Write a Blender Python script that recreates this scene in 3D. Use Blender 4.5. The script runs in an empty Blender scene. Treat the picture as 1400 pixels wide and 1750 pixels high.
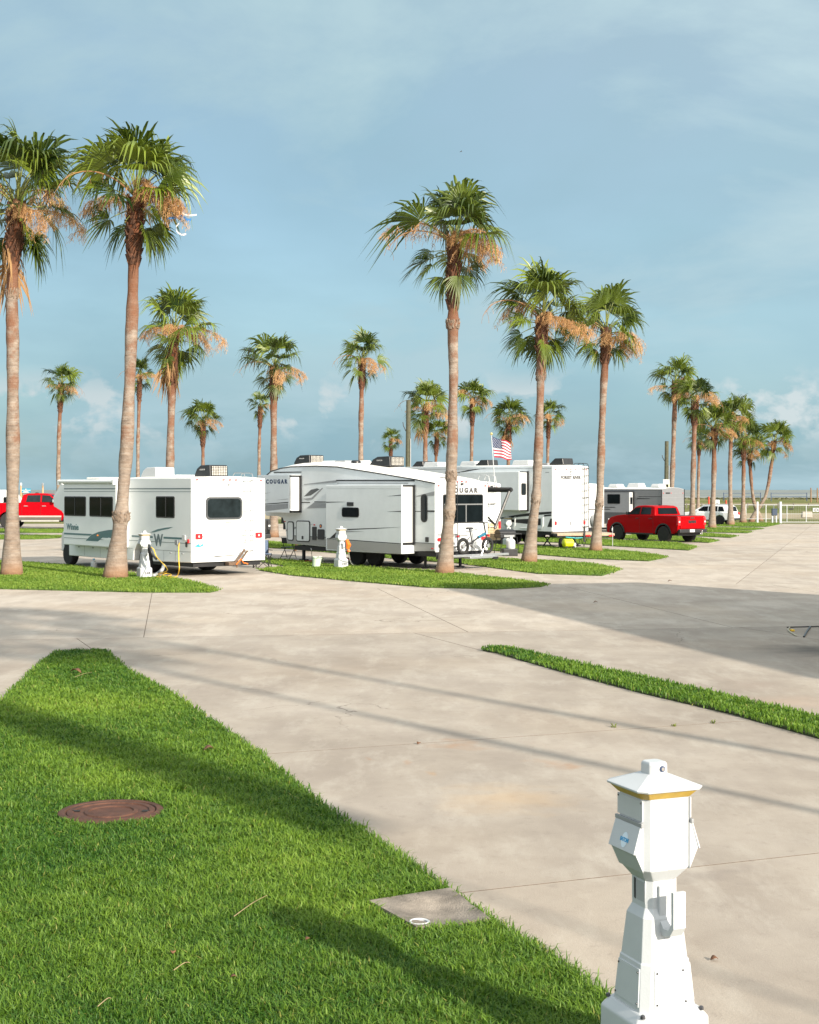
import bpy, bmesh, math, random
import numpy as np
from mathutils import Vector, Matrix
R = math.radians
SC = bpy.context.scene
COL = SC.collection
random.seed(7)

# ------------------------------------------------------------------ camera, sky, sun, exposure
FP, CH, HY = 2430.0, 2.6, 837.0          # focal length in photo pixels, eye height, horizon row
cd = bpy.data.cameras.new('camera'); cam = bpy.data.objects.new('camera', cd); COL.objects.link(cam)
cam.location = (0, 0, CH); cam.rotation_euler = (R(90), 0, 0)
cd.sensor_fit = 'VERTICAL'; cd.sensor_height = 36; cd.lens = 36*FP/1750
cd.shift_y = -(875-HY)/1750; cd.clip_start = .1; cd.clip_end = 60000
SC.camera = cam

SUN_EL, SUN_AZ = R(24), R(142)          # azimuth clockwise from +Y: behind the camera, to the right
sdir = Vector((math.sin(SUN_AZ)*math.cos(SUN_EL), math.cos(SUN_AZ)*math.cos(SUN_EL), math.sin(SUN_EL)))
world = bpy.data.worlds.new('World'); SC.world = world; world.use_nodes = True
nt = world.node_tree; N = nt.nodes; L = nt.links; N.clear()
def wn(t, **k):
    n = N.new(t)
    for a, b in k.items(): setattr(n, a, b)
    return n
def wmath(op, a, b=None):
    n = wn('ShaderNodeMath', operation=op)
    n.inputs[2].default_value = .5
    for i, v in enumerate((a, b)):
        if v is None: continue
        if isinstance(v, (int, float)): n.inputs[i].default_value = v
        else: L.new(v, n.inputs[i])
    return n.outputs[0]
def wramp(f, pts, interp='LINEAR'):
    n = wn('ShaderNodeValToRGB'); n.color_ramp.interpolation = interp
    e = n.color_ramp.elements
    while len(e) < len(pts): e.new(.5)
    for i, (p, c) in enumerate(pts):
        e[i].position = p; e[i].color = (c[0], c[1], c[2], 1) if isinstance(c, tuple) else (c, c, c, 1)
    L.new(f, n.inputs[0]); return n.outputs[0]
def wmix(f, a, b):
    n = wn('ShaderNodeMix', data_type='RGBA')
    for i, v in ((0, f), (6, a), (7, b)):
        if isinstance(v, (int, float)): n.inputs[i].default_value = v
        elif isinstance(v, tuple): n.inputs[i].default_value = (*v, 1)
        else: L.new(v, n.inputs[i])
    return n.outputs[2]
sky = wn('ShaderNodeTexSky', sky_type='NISHITA', sun_disc=False, sun_elevation=SUN_EL, sun_rotation=SUN_AZ, air_density=1.1, dust_density=1.6, ozone_density=2.0)
tc = wn('ShaderNodeTexCoord'); sep = wn('ShaderNodeSeparateXYZ'); L.new(tc.outputs['Generated'], sep.inputs[0])
zz = wmath('MAXIMUM', sep.outputs[2], 0.0)
den = wmath('ADD', zz, .38)
cmb = wn('ShaderNodeCombineXYZ'); L.new(wmath('DIVIDE', sep.outputs[0], den), cmb.inputs[0]); L.new(wmath('DIVIDE', sep.outputs[1], den), cmb.inputs[1])
def wnoise(vec, scale, detail, rough, dist=0.0, off=(0, 0, 0), st=(1, 1, 1)):
    mp = wn('ShaderNodeMapping'); L.new(vec, mp.inputs[0]); mp.inputs['Location'].default_value = off; mp.inputs['Scale'].default_value = st
    n = wn('ShaderNodeTexNoise'); L.new(mp.outputs[0], n.inputs['Vector'])
    n.inputs['Scale'].default_value = scale; n.inputs['Detail'].default_value = detail; n.inputs['Roughness'].default_value = rough; n.inputs['Distortion'].default_value = dist
    return n.outputs[0]
# a broad grey veil, ragged brighter cloud with soft edges, then low heaped cloud near the horizon
veil = wramp(wnoise(cmb.outputs[0], .9, 5, .55, .3, (3.1, 1.7, 0)), [(.30, .72), (.62, .98)])
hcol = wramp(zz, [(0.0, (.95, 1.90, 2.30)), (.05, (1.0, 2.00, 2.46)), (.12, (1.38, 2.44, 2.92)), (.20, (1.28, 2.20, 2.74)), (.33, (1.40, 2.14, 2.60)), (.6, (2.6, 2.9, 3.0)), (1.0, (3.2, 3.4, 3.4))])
base = wmix(veil, sky.outputs[0], hcol)
blue = wramp(wnoise(cmb.outputs[0], 1.3, 6, .5, .3, (5.2, 9.1, 0)), [(.50, 0.0), (.66, .75)])
base = wmix(blue, base, (1.22, 2.28, 2.75))
dark = wramp(wnoise(cmb.outputs[0], 1.2, 7, .55, .4, (2.3, 7.7, 0), (1, 1, 1)), [(.44, 0.0), (.62, .42)])
base = wmix(dark, base, (1.18, 1.90, 2.36))
streak = wramp(wnoise(cmb.outputs[0], 2.2, 10, .58, .35, (4.3, 1.0, 0), (.8, 1.1, 1)), [(.49, 0.0), (.64, .9)])
base = wmix(streak, base, (1.95, 2.82, 3.15))
low = wnoise(tc.outputs['Generated'], 13, 8, .55, .15, (1.3, 0.2, .33), (1, 1, 1.4))
lmask = wmath('MULTIPLY', wramp(low, [(.535, 0.0), (.585, 1.0)]), wramp(zz, [(.0, 0.0), (.03, .15), (.045, .9), (.065, .9), (.085, 0.0)]))
base = wmix(wmath('MULTIPLY', lmask, .95), base, (2.85, 3.25, 3.35))
# fill light added to the unseen sky, brightening smoothly towards the sun behind the camera
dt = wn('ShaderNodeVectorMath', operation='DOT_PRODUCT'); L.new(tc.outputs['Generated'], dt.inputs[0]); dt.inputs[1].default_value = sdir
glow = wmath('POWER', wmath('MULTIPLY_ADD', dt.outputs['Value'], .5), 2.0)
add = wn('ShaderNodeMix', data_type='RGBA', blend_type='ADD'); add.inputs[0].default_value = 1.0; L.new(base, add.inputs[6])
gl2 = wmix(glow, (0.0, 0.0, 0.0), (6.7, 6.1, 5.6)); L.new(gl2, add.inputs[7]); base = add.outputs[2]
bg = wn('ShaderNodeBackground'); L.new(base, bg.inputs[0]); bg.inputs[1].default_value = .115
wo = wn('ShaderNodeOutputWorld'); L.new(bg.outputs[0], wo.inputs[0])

sl = bpy.data.lights.new('sun', 'SUN'); sl.energy = 4.3; sl.angle = R(.8); sl.color = (1.0, .90, .76)
sun = bpy.data.objects.new('sun', sl); COL.objects.link(sun); sun.rotation_euler = sdir.to_track_quat('Z', 'Y').to_euler()
vs = SC.view_settings; vs.view_transform = 'Standard'; vs.look = 'None'; vs.gamma = 1; vs.use_curve_mapping = False; vs.exposure = .90
SC.render.engine = 'CYCLES'
SC.cycles.max_bounces = 7; SC.cycles.transparent_max_bounces = 8

# ------------------------------------------------------------------ helpers
def gp(px, py, z=0.0):
    Y = FP*(CH-z)/(py-HY); return ((px-700)*Y/FP, Y, z)
def at(px, py, Y):
    return Vector(((px-700)*Y/FP, Y, CH-(py-HY)*Y/FP))
MATS = {}
def mat(name, col, rough=.5, metal=0.0, var=.06, scale=6.0, bump=0.0, bscale=40.0, spec=.5, coat=0.0, rnd=0.0):
    """principled material whose colour and gloss are broken up by noise"""
    if name in MATS: return MATS[name]
    m = bpy.data.materials.new(name); m.use_nodes = True; t = m.node_tree; p = t.nodes['Principled BSDF']
    p.inputs['Metallic'].default_value = metal; p.inputs['Specular IOR Level'].default_value = spec; p.inputs['Coat Weight'].default_value = coat
    g = t.nodes.new('ShaderNodeTexCoord')
    n = t.nodes.new('ShaderNodeTexNoise'); n.inputs['Scale'].default_value = scale; n.inputs['Detail'].default_value = 5; n.inputs['Roughness'].default_value = .6
    t.links.new(g.outputs['Object'], n.inputs['Vector'])
    r = t.nodes.new('ShaderNodeValToRGB'); r.color_ramp.elements[0].position = .3; r.color_ramp.elements[1].position = .7
    r.color_ramp.elements[0].color = (*[c*(1-var) for c in col], 1); r.color_ramp.elements[1].color = (*[min(1, c*(1+var)) for c in col], 1)
    t.links.new(n.outputs[0], r.inputs[0]); out = r.outputs[0]
    if rnd:
        oi = t.nodes.new('ShaderNodeObjectInfo'); h = t.nodes.new('ShaderNodeHueSaturation')
        mr = t.nodes.new('ShaderNodeMapRange'); mr.inputs[3].default_value = 1-rnd; mr.inputs[4].default_value = 1+rnd
        t.links.new(oi.outputs['Random'], mr.inputs[0]); t.links.new(mr.outputs[0], h.inputs['Value']); t.links.new(out, h.inputs['Color']); out = h.outputs[0]
    t.links.new(out, p.inputs['Base Color'])
    q = t.nodes.new('ShaderNodeMapRange'); q.inputs[3].default_value = max(0, rough-.07); q.inputs[4].default_value = min(1, rough+.07)
    t.links.new(n.outputs[0], q.inputs[0]); t.links.new(q.outputs[0], p.inputs['Roughness'])
    if bump:
        b = t.nodes.new('ShaderNodeBump'); b.inputs['Strength'].default_value = bump; b.inputs['Distance'].default_value = .02
        n2 = t.nodes.new('ShaderNodeTexNoise'); n2.inputs['Scale'].default_value = bscale; n2.inputs['Detail'].default_value = 4
        t.links.new(g.outputs['Object'], n2.inputs['Vector']); t.links.new(n2.outputs[0], b.inputs['Height']); t.links.new(b.outputs[0], p.inputs['Normal'])
    MATS[name] = m; return m

def tag(o, label=None, cat=None, group=None, kind=None):
    for k, v in (('label', label), ('category', cat), ('group', group), ('kind', kind)):
        if v: o[k] = v
    return o
def empty(name, loc, rz=0.0, label=None, cat=None, group=None):
    o = bpy.data.objects.new(name, None); COL.objects.link(o); o.empty_display_size = .2
    o.location = loc; o.rotation_euler = (0, 0, rz)
    return tag(o, label, cat, group)
def link(name, me, parent=None, mx=None):
    o = bpy.data.objects.new(name, me); COL.objects.link(o)
    if parent: o.parent = parent
    if mx is not None: o.matrix_local = mx
    return o

class MB:
    """collects shapes in one bmesh"""
    def __init__(s): s.b = bmesh.new(); s.mi = 0
    def v(s, p): return s.b.verts.new(p)
    def f(s, vs):
        try:
            fc = s.b.faces.new(vs); fc.material_index = s.mi; return fc
        except ValueError: return None
    def poly(s, pts): return s.f([s.v(p) for p in pts])
    def box(s, c, d, rz=0.0, taper=1.0):
        ca, sa = math.cos(rz), math.sin(rz); vs = []
        for k in (-.5, .5):
            tp = taper if k > 0 else 1
            for i, j in ((-.5, -.5), (.5, -.5), (.5, .5), (-.5, .5)):
                x, y = i*d[0]*tp, j*d[1]*tp
                vs.append(s.v((c[0]+x*ca-y*sa, c[1]+x*sa+y*ca, c[2]+k*d[2])))
        for q in ((3, 2, 1, 0), (4, 5, 6, 7), (0, 1, 5, 4), (1, 2, 6, 5), (2, 3, 7, 6), (3, 0, 4, 7)): s.f([vs[i] for i in q])
        return s
    def bx(s, a, b): return s.box([(a[i]+b[i])/2 for i in range(3)], [abs(b[i]-a[i]) for i in range(3)])
    def rings(s, rs, cap=True, closed=True):
        g = [[s.v(p) for p in r] for r in rs]; n = len(g[0])
        for a, b in zip(g, g[1:]):
            for i in range(n if closed else n-1): s.f((a[i], a[(i+1) % n], b[(i+1) % n], b[i]))
        if cap: s.f(g[0][::-1]); s.f(g[-1])
        return s
    def tube(s, pts, r, n=8, cap=True):
        pts = [Vector(p) for p in pts]; rs = []
        rad = r if isinstance(r, (list, tuple)) else [r]*len(pts)
        up = None
        for i, p in enumerate(pts):
            d = (pts[min(i+1, len(pts)-1)]-pts[max(i-1, 0)]).normalized()
            if up is None: up = Vector((0, 0, 1)) if abs(d.z) < .9 else Vector((0, 1, 0))
            a = d.cross(up).normalized(); b2 = a.cross(d); up = b2
            rs.append([p+(a*math.cos(2*math.pi*k/n)+b2*math.sin(2*math.pi*k/n))*rad[i] for k in range(n)])
        return s.rings(rs, cap)
    def lathe(s, prof, n=24, axis='Z', c=(0, 0, 0), cap=True):
        rs = []
        for h, r in prof:
            ring = []
            for k in range(n):
                a = 2*math.pi*k/n; u, w = r*math.cos(a), r*math.sin(a)
                ring.append({'Z': (c[0]+u, c[1]+w, c[2]+h), 'X': (c[0]+h, c[1]+u, c[2]+w), 'Y': (c[0]+u, c[1]+h, c[2]+w)}[axis])
            rs.append(ring)
        return s.rings(rs, cap)
    def plate(s, fr, pts, t0, t1):
        """outline pts in the frame's (u,v), solid between depths t0 and t1 along its outward normal"""
        o, U, V_, Nn = fr
        m = lambda u, v, w: Vector(o)+Vector(U)*u+Vector(V_)*v+Vector(Nn)*w
        return s.rings([[m(u, v, t0) for u, v in pts], [m(u, v, t1) for u, v in pts]])
    def build(s, name, m, parent=None, smooth=False, bevel=0.0, seg=2, mx=None, angle=35):
        bmesh.ops.remove_doubles(s.b, verts=s.b.verts, dist=1e-5)
        bmesh.ops.recalc_face_normals(s.b, faces=s.b.faces)
        me = bpy.data.meshes.new(name); s.b.to_mesh(me); s.b.free()
        for q in (m if isinstance(m, (list, tuple)) else [m]): me.materials.append(q)
        if smooth:
            me.polygons.foreach_set('use_smooth', [True]*len(me.polygons))
            if smooth != 'all': me.set_sharp_from_angle(angle=R(angle))
        o = link(name, me, parent, mx)
        if bevel:
            b = o.modifiers.new('bevel', 'BEVEL'); b.width = bevel; b.segments = seg; b.limit_method = 'ANGLE'; b.angle_limit = R(30); b.harden_normals = False
        return o
def rr(u0, u1, v0, v1, r=.05, n=4):
    u0, u1 = min(u0, u1), max(u0, u1); v0, v1 = min(v0, v1), max(v0, v1); r = min(r, (u1-u0)/2.01, (v1-v0)/2.01)
    if r <= 0: return [(u0, v0), (u1, v0), (u1, v1), (u0, v1)]
    pts = []
    for cu, cv, a0 in ((u1-r, v0+r, -90), (u1-r, v1-r, 0), (u0+r, v1-r, 90), (u0+r, v0+r, 180)):
        for k in range(n+1):
            a = R(a0+90*k/n); pts.append((cu+r*math.cos(a), cv+r*math.sin(a)))
    return pts
def SIDE(x): return ((x, 0, 0), (0, 1, 0), (0, 0, 1), (-1, 0, 0))
def REAR(y): return ((0, y, 0), (1, 0, 0), (0, 0, 1), (0, -1, 0))
def panel(name, fr, pts, t, m, parent, t0=-.01, smooth=False): return MB().plate(fr, pts, t0, t).build(name, m, parent, smooth)
def decal(fr, polys, m, parent, name='stripe', t=.004):
    for p in polys: panel(name, fr, p, t, m, parent, t0=-.002)
def text(body, size, m, parent, side, pos, name='lettering', sx=1.0, space=1.0, t=.004, shear=0.0, bold=0.0):
    """side 'L': on a left wall reading towards the rear; 'R': on a rear wall; or a 3x3 basis"""
    c = bpy.data.curves.new(name, 'FONT'); c.body = body; c.size = size; c.extrude = t; c.space_character = space; c.shear = shear; c.offset = bold
    c.align_x = 'CENTER'; c.align_y = 'CENTER'; c.resolution_u = 3
    tmp = bpy.data.objects.new('t', c); COL.objects.link(tmp)
    bpy.context.view_layer.update()
    me = bpy.data.meshes.new_from_object(tmp.evaluated_get(bpy.context.evaluated_depsgraph_get()))
    bpy.data.objects.remove(tmp); me.materials.clear(); me.materials.append(m); me.name = name
    ax = side if not isinstance(side, str) else {'L': ((0, -1, 0), (0, 0, 1), (-1, 0, 0)), 'R': ((1, 0, 0), (0, 0, 1), (0, -1, 0))}[side]
    X, Yv, Z = (Vector(a) for a in ax)
    mx = Matrix(((X.x*sx, Yv.x, Z.x, pos[0]), (X.y*sx, Yv.y, Z.y, pos[1]), (X.z*sx, Yv.z, Z.z, pos[2]), (0, 0, 0, 1)))
    return link(name, me, parent, mx)

# ------------------------------------------------------------------ materials
white = mat('white_gelcoat', (.54, .55, .55), .32, var=.025, scale=1.5)
white_rv = mat('white_rv_skin', (.73, .75, .75), .38, var=.03, scale=1.2)
white_plastic = mat('white_plastic', (.48, .50, .515), .42, var=.03, scale=9, bump=.05, bscale=120)
roof_white = mat('roof_membrane', (.78, .77, .73), .6, var=.06, scale=2)
grey_rv = mat('grey_rv_skin', (.30, .30, .29), .4, var=.04, scale=2)
lgrey_rv = mat('light_grey_rv_skin', (.66, .69, .70), .4, var=.04, scale=2)
charcoal = mat('charcoal_skin', (.07, .075, .08), .4, var=.08)
black_trim = mat('black_trim', (.012, .012, .013), .45, var=.2)
black_pl = mat('black_plastic', (.018, .019, .021), .38, var=.2, scale=8)
steel_black = mat('black_steel', (.02, .02, .022), .5, .3, var=.2)
rubber = mat('tyre_rubber', (.016, .016, .016), .85, var=.25, scale=20, bump=.15, bscale=90)
alu = mat('aluminium', (.48, .49, .50), .35, .85, var=.06, scale=12)
chrome = mat('chrome', (.8, .8, .8), .15, 1.0, var=.03)
rimdark = mat('dark_rim', (.035, .035, .038), .35, .7, var=.2)
glass = mat('dark_tinted_glass', (.005, .008, .010), .05, var=.3, scale=2, spec=.08)
glass2 = mat('smoked_glass', (.012, .018, .021), .06, var=.4, scale=3, spec=.2)
teal = mat('teal_graphic', (.07, .15, .16), .4, var=.08)
tealdk = mat('grey_teal_line', (.10, .14, .15), .4, var=.08)
redlens = mat('red_lens', (.62, .015, .02), .22, var=.12, scale=30, spec=.6)
amber = mat('amber_lens', (.7, .22, .04), .3, var=.1)
redpaint = mat('red_car_paint', (.33, .001, .003), .35, var=.05, scale=2, coat=.07, spec=.05)
redpaint2 = mat('crimson_car_paint', (.36, .001, .006), .35, var=.05, scale=2, coat=.07, spec=.05)
whitepaint = mat('white_car_paint', (.78, .79, .80), .2, var=.02, coat=.7)
blackpaint = mat('black_car_paint', (.012, .013, .015), .2, var=.1, coat=.7)
silver = mat('silver_trim_paint', (.50, .48, .44), .35, .4, var=.05)
gold = mat('golden_plastic', (.50, .33, .05), .45, var=.12, scale=14)
screw = mat('screw_metal', (.10, .10, .11), .4, .8)
navy = mat('navy_print', (.02, .04, .10), .5)
bluep = mat('blue_print', (.02, .28, .55), .45, var=.1)
faint = mat('faded_grey_print', (.50, .50, .49), .5, var=.1)
darkp = mat('dark_grey_print', (.06, .06, .065), .45)
greyp = mat('grey_print', (.27, .28, .29), .45, var=.08)
orange = mat('orange_cable', (.85, .17, .015), .5, var=.1)
yellow = mat('yellow_hose', (.80, .50, .03), .5, var=.12)
palegreen = mat('pale_green_plastic', (.55, .66, .52), .5, var=.06)
wood = mat('weathered_wood', (.22, .13, .065), .75, var=.3, scale=9, bump=.3, bscale=40)
woodgrey = mat('grey_deck_wood', (.42, .33, .24), .8, var=.22, scale=12, bump=.3, bscale=50)
pole_wood = mat('treated_pole_wood', (.075, .075, .045), .8, var=.25, scale=6, bump=.4, bscale=25)
iron = mat('rusty_iron', (.085, .036, .022), .75, .2, var=.35, scale=9, bump=.4, bscale=60)
limegreen = mat('lime_plastic', (.62, .66, .02), .4, var=.06)
aqua = mat('aqua_strap', (.05, .45, .50), .6)
fabric_blue = mat('blue_chair_fabric', (.09, .13, .21), .85, var=.2, scale=30)
greyplast = mat('grey_plastic', (.35, .36, .37), .5)
teal_bike = mat('teal_bike_paint', (.003, .12, .20), .4)
tanbox = mat('tan_lower_skin', (.48, .38, .24), .6, var=.25, scale=5)
signblue = mat('blue_sign_face', (.02, .22, .33), .5)
brass = mat('gold_finial', (.75, .62, .25), .3, .6)

# concrete: blotches, wheel-worn streaks, rust and oil stains, grit
def concrete(k=1.0):
    m = bpy.data.materials.new('concrete'); m.use_nodes = True; t = m.node_tree; p = t.nodes['Principled BSDF']
    nn = t.nodes.new; lk = t.links.new
    geo = nn('ShaderNodeNewGeometry')
    def noise(scale, detail=6, rough=.6, st=(1, 1, 1), rot=0, dist=0.0):
        mp = nn('ShaderNodeMapping'); mp.inputs['Scale'].default_value = st; mp.inputs['Rotation'].default_value = (0, 0, rot); lk(geo.outputs['Position'], mp.inputs[0])
        n = nn('ShaderNodeTexNoise'); n.inputs['Scale'].default_value = scale; n.inputs['Detail'].default_value = detail; n.inputs['Roughness'].default_value = rough; n.inputs['Distortion'].default_value = dist
        lk(mp.outputs[0], n.inputs['Vector']); return n.outputs[0]
    def ramp(f, pts):
        r = nn('ShaderNodeValToRGB'); e = r.color_ramp.elements
        while len(e) < len(pts): e.new(.5)
        for i, (q, c) in enumerate(pts): e[i].position = q; e[i].color = (*c, 1) if isinstance(c, tuple) else (c, c, c, 1)
        lk(f, r.inputs[0]); return r.outputs[0]
    def mix(f, a, b, bt='MIX'):
        x = nn('ShaderNodeMix'); x.data_type = 'RGBA'; x.blend_type = bt
        for i, v in ((0, f), (6, a), (7, b)):
            if isinstance(v, float): x.inputs[i].default_value = v
            elif isinstance(v, tuple): x.inputs[i].default_value = (*v, 1)
            else: lk(v, x.inputs[i])
        return x.outputs[2]
    base = ramp(noise(.4, 8, .66, dist=.1), [(.32, (.315, .268, .222)), (.5, (.41, .358, .30)), (.68, (.475, .422, .362))])
    base = mix(ramp(noise(1.1, 6, .65, (1, .55, 1), .3), [(.44, 0.0), (.70, .75)]), base, (.31, .265, .225))
    base = mix(ramp(noise(2.2, 7, .68, (1, .3, 1), -.25, .1), [(.5, 0.0), (.70, .6)]), base, (.53, .485, .42))
    base = mix(ramp(noise(.18, 4, .5), [(.5, 0.0), (.68, .3)]), base, (.45, .35, .25))
    base = mix(ramp(noise(7, 5, .75), [(.56, 0.0), (.78, .6)]), base, (.24, .20, .17))
    base = mix(ramp(noise(120, 2, .6), [(.35, .0), (.75, .22)]), base, (.26, .23, .2))
    oi = nn('ShaderNodeObjectInfo'); hv = nn('ShaderNodeHueSaturation'); mr = nn('ShaderNodeMapRange'); mr.inputs[3].default_value = .95*k; mr.inputs[4].default_value = 1.04*k
    lk(oi.outputs['Random'], mr.inputs[0]); lk(mr.outputs[0], hv.inputs['Value']); lk(base, hv.inputs['Color']); base = hv.outputs[0]
    wob = nn('ShaderNodeTexNoise'); wob.inputs['Scale'].default_value = 2.5; wob.inputs['Detail'].default_value = 6; lk(geo.outputs['Position'], wob.inputs['Vector'])
    wv = nn('ShaderNodeVectorMath'); wv.operation = 'MULTIPLY_ADD'; lk(wob.outputs['Color'], wv.inputs[0]); wv.inputs[1].default_value = (1.1, 1.1, 0); lk(geo.outputs['Position'], wv.inputs[2])
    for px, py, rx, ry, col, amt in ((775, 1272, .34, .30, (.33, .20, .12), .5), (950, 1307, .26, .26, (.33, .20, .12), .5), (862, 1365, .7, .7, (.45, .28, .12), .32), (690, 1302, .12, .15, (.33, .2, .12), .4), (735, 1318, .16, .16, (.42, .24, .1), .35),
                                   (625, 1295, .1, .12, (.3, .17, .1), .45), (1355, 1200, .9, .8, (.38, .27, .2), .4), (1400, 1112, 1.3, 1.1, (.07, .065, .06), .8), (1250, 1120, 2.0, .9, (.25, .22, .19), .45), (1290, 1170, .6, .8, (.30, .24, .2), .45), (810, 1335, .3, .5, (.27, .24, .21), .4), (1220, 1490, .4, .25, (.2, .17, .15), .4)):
        c = gp(px, py)
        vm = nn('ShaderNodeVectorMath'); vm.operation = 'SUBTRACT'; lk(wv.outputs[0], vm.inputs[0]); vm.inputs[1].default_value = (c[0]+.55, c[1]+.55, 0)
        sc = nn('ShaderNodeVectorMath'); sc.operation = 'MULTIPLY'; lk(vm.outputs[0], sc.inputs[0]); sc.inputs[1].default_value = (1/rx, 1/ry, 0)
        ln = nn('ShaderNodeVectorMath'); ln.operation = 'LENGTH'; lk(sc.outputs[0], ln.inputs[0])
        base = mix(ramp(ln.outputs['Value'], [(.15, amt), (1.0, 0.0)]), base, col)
    # hairline cracks: a wandering network, mostly masked out
    vo = nn('ShaderNodeTexVoronoi'); vo.feature = 'DISTANCE_TO_EDGE'; vo.inputs['Scale'].default_value = .17
    cw = nn('ShaderNodeVectorMath'); cw.operation = 'MULTIPLY_ADD'; lk(wob.outputs['Color'], cw.inputs[0]); cw.inputs[1].default_value = (.9, .9, 0); lk(geo.outputs['Position'], cw.inputs[2]); lk(cw.outputs[0], vo.inputs['Vector'])
    ck = nn('ShaderNodeMath'); ck.operation = 'MULTIPLY'; lk(ramp(vo.outputs['Distance'], [(0.0, .8), (.0016, .5), (.0030, 0.0)]), ck.inputs[0]); lk(ramp(noise(.22, 3, .5), [(.52, 0.0), (.58, 1.0)]), ck.inputs[1])
    base = mix(ck.outputs[0], base, (.13, .105, .085))
    # faint curved tyre tracks along the road
    tr = noise(.9, 3, .5, (1.0, .06, 1), -.16); base = mix(ramp(tr, [(.56, 0.0), (.66, .28)]), base, (.27, .235, .20))
    lk(base, p.inputs['Base Color']); p.inputs['Roughness'].default_value = .82; p.inputs['Specular IOR Level'].default_value = .3
    bp = nn('ShaderNodeBump'); bp.inputs['Strength'].default_value = .35; bp.inputs['Distance'].default_value = .01; lk(noise(55, 5, .7), bp.inputs['Height']); lk(bp.outputs[0], p.inputs['Normal'])
    return m
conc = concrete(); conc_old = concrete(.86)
jointm = mat('joint_dirt', (.13, .10, .075), .95, var=.3, scale=15)

def leafmat(name, dark, light, tip=None, trans=.25, rough=.5, attr=None, rscale=1.6, spec=.35):
    m = bpy.data.materials.new(name); m.use_nodes = True; t = m.node_tree; p = t.nodes['Principled BSDF']; nn = t.nodes.new; lk = t.links.new
    r = nn('ShaderNodeValToRGB'); r.color_ramp.elements[0].color = (*dark, 1); r.color_ramp.elements[1].color = (*light, 1)
    if attr:
        a = nn('ShaderNodeAttribute'); a.attribute_name = attr; f = a.outputs['Fac']
        if tip:
            e = r.color_ramp.elements.new(.9); e.color = (*light, 1); r.color_ramp.elements[2].color = (*tip, 1)
    else:
        oi = nn('ShaderNodeObjectInfo'); tx = nn('ShaderNodeTexCoord'); no = nn('ShaderNodeTexNoise'); no.inputs['Scale'].default_value = rscale; no.inputs['Detail'].default_value = 4
        lk(tx.outputs['Object'], no.inputs['Vector'])
        ad = nn('ShaderNodeMath'); ad.operation = 'MULTIPLY_ADD'; lk(oi.outputs['Random'], ad.inputs[0]); ad.inputs[1].default_value = .75
        sb = nn('ShaderNodeMath'); sb.operation = 'MULTIPLY_ADD'; lk(no.outputs[0], sb.inputs[0]); sb.inputs[1].default_value = .9; sb.inputs[2].default_value = -.32
        lk(sb.outputs[0], ad.inputs[2]); f = ad.outputs[0]
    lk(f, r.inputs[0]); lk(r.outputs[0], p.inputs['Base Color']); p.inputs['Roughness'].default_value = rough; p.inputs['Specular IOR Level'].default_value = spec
    tr = nn('ShaderNodeBsdfTranslucent'); hs = nn('ShaderNodeHueSaturation'); hs.inputs['Value'].default_value = 1.5; hs.inputs['Saturation'].default_value = 1.05; lk(r.outputs[0], hs.inputs['Color']); lk(hs.outputs[0], tr.inputs['Color'])
    mx = nn('ShaderNodeMixShader'); mx.inputs[0].default_value = trans; lk(p.outputs[0], mx.inputs[1]); lk(tr.outputs[0], mx.inputs[2]); lk(mx.outputs[0], t.nodes['Material Output'].inputs['Surface'])
    return m
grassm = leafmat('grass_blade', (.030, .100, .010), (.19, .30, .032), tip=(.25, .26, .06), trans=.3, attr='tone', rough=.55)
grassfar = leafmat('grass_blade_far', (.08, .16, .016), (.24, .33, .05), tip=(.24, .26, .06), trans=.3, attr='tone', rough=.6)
frondm = leafmat('palm_leaf', (.006, .024, .003), (.155, .205, .018), trans=.14, rough=.38, spec=.5)
petm = mat('palm_petiole', (.20, .22, .05), .5, var=.2)
drym = leafmat('dry_palm_leaf', (.22, .11, .045), (.40, .25, .12), trans=.2, rough=.8)
flowerm = leafmat('palm_flower', (.40, .215, .085), (.66, .43, .22), trans=.25, rough=.8, rscale=3)
stalkm = mat('palm_flower_stalk', (.30, .16, .07), .7, var=.2)
bootm = mat('palm_boot', (.085, .036, .018), .85, var=.65, scale=7, bump=.5, bscale=30)
tornm = mat('torn_bark', (.21, .155, .115), .9, var=.5, scale=9, bump=.5, bscale=30)
soil = mat('lawn_soil', (.035, .045, .014), .95, var=.4, scale=8, bump=.4, bscale=30)
soilfar = mat('lawn_turf', (.07, .12, .018), .9, var=.35, scale=3, bump=.6, bscale=60)

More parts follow.
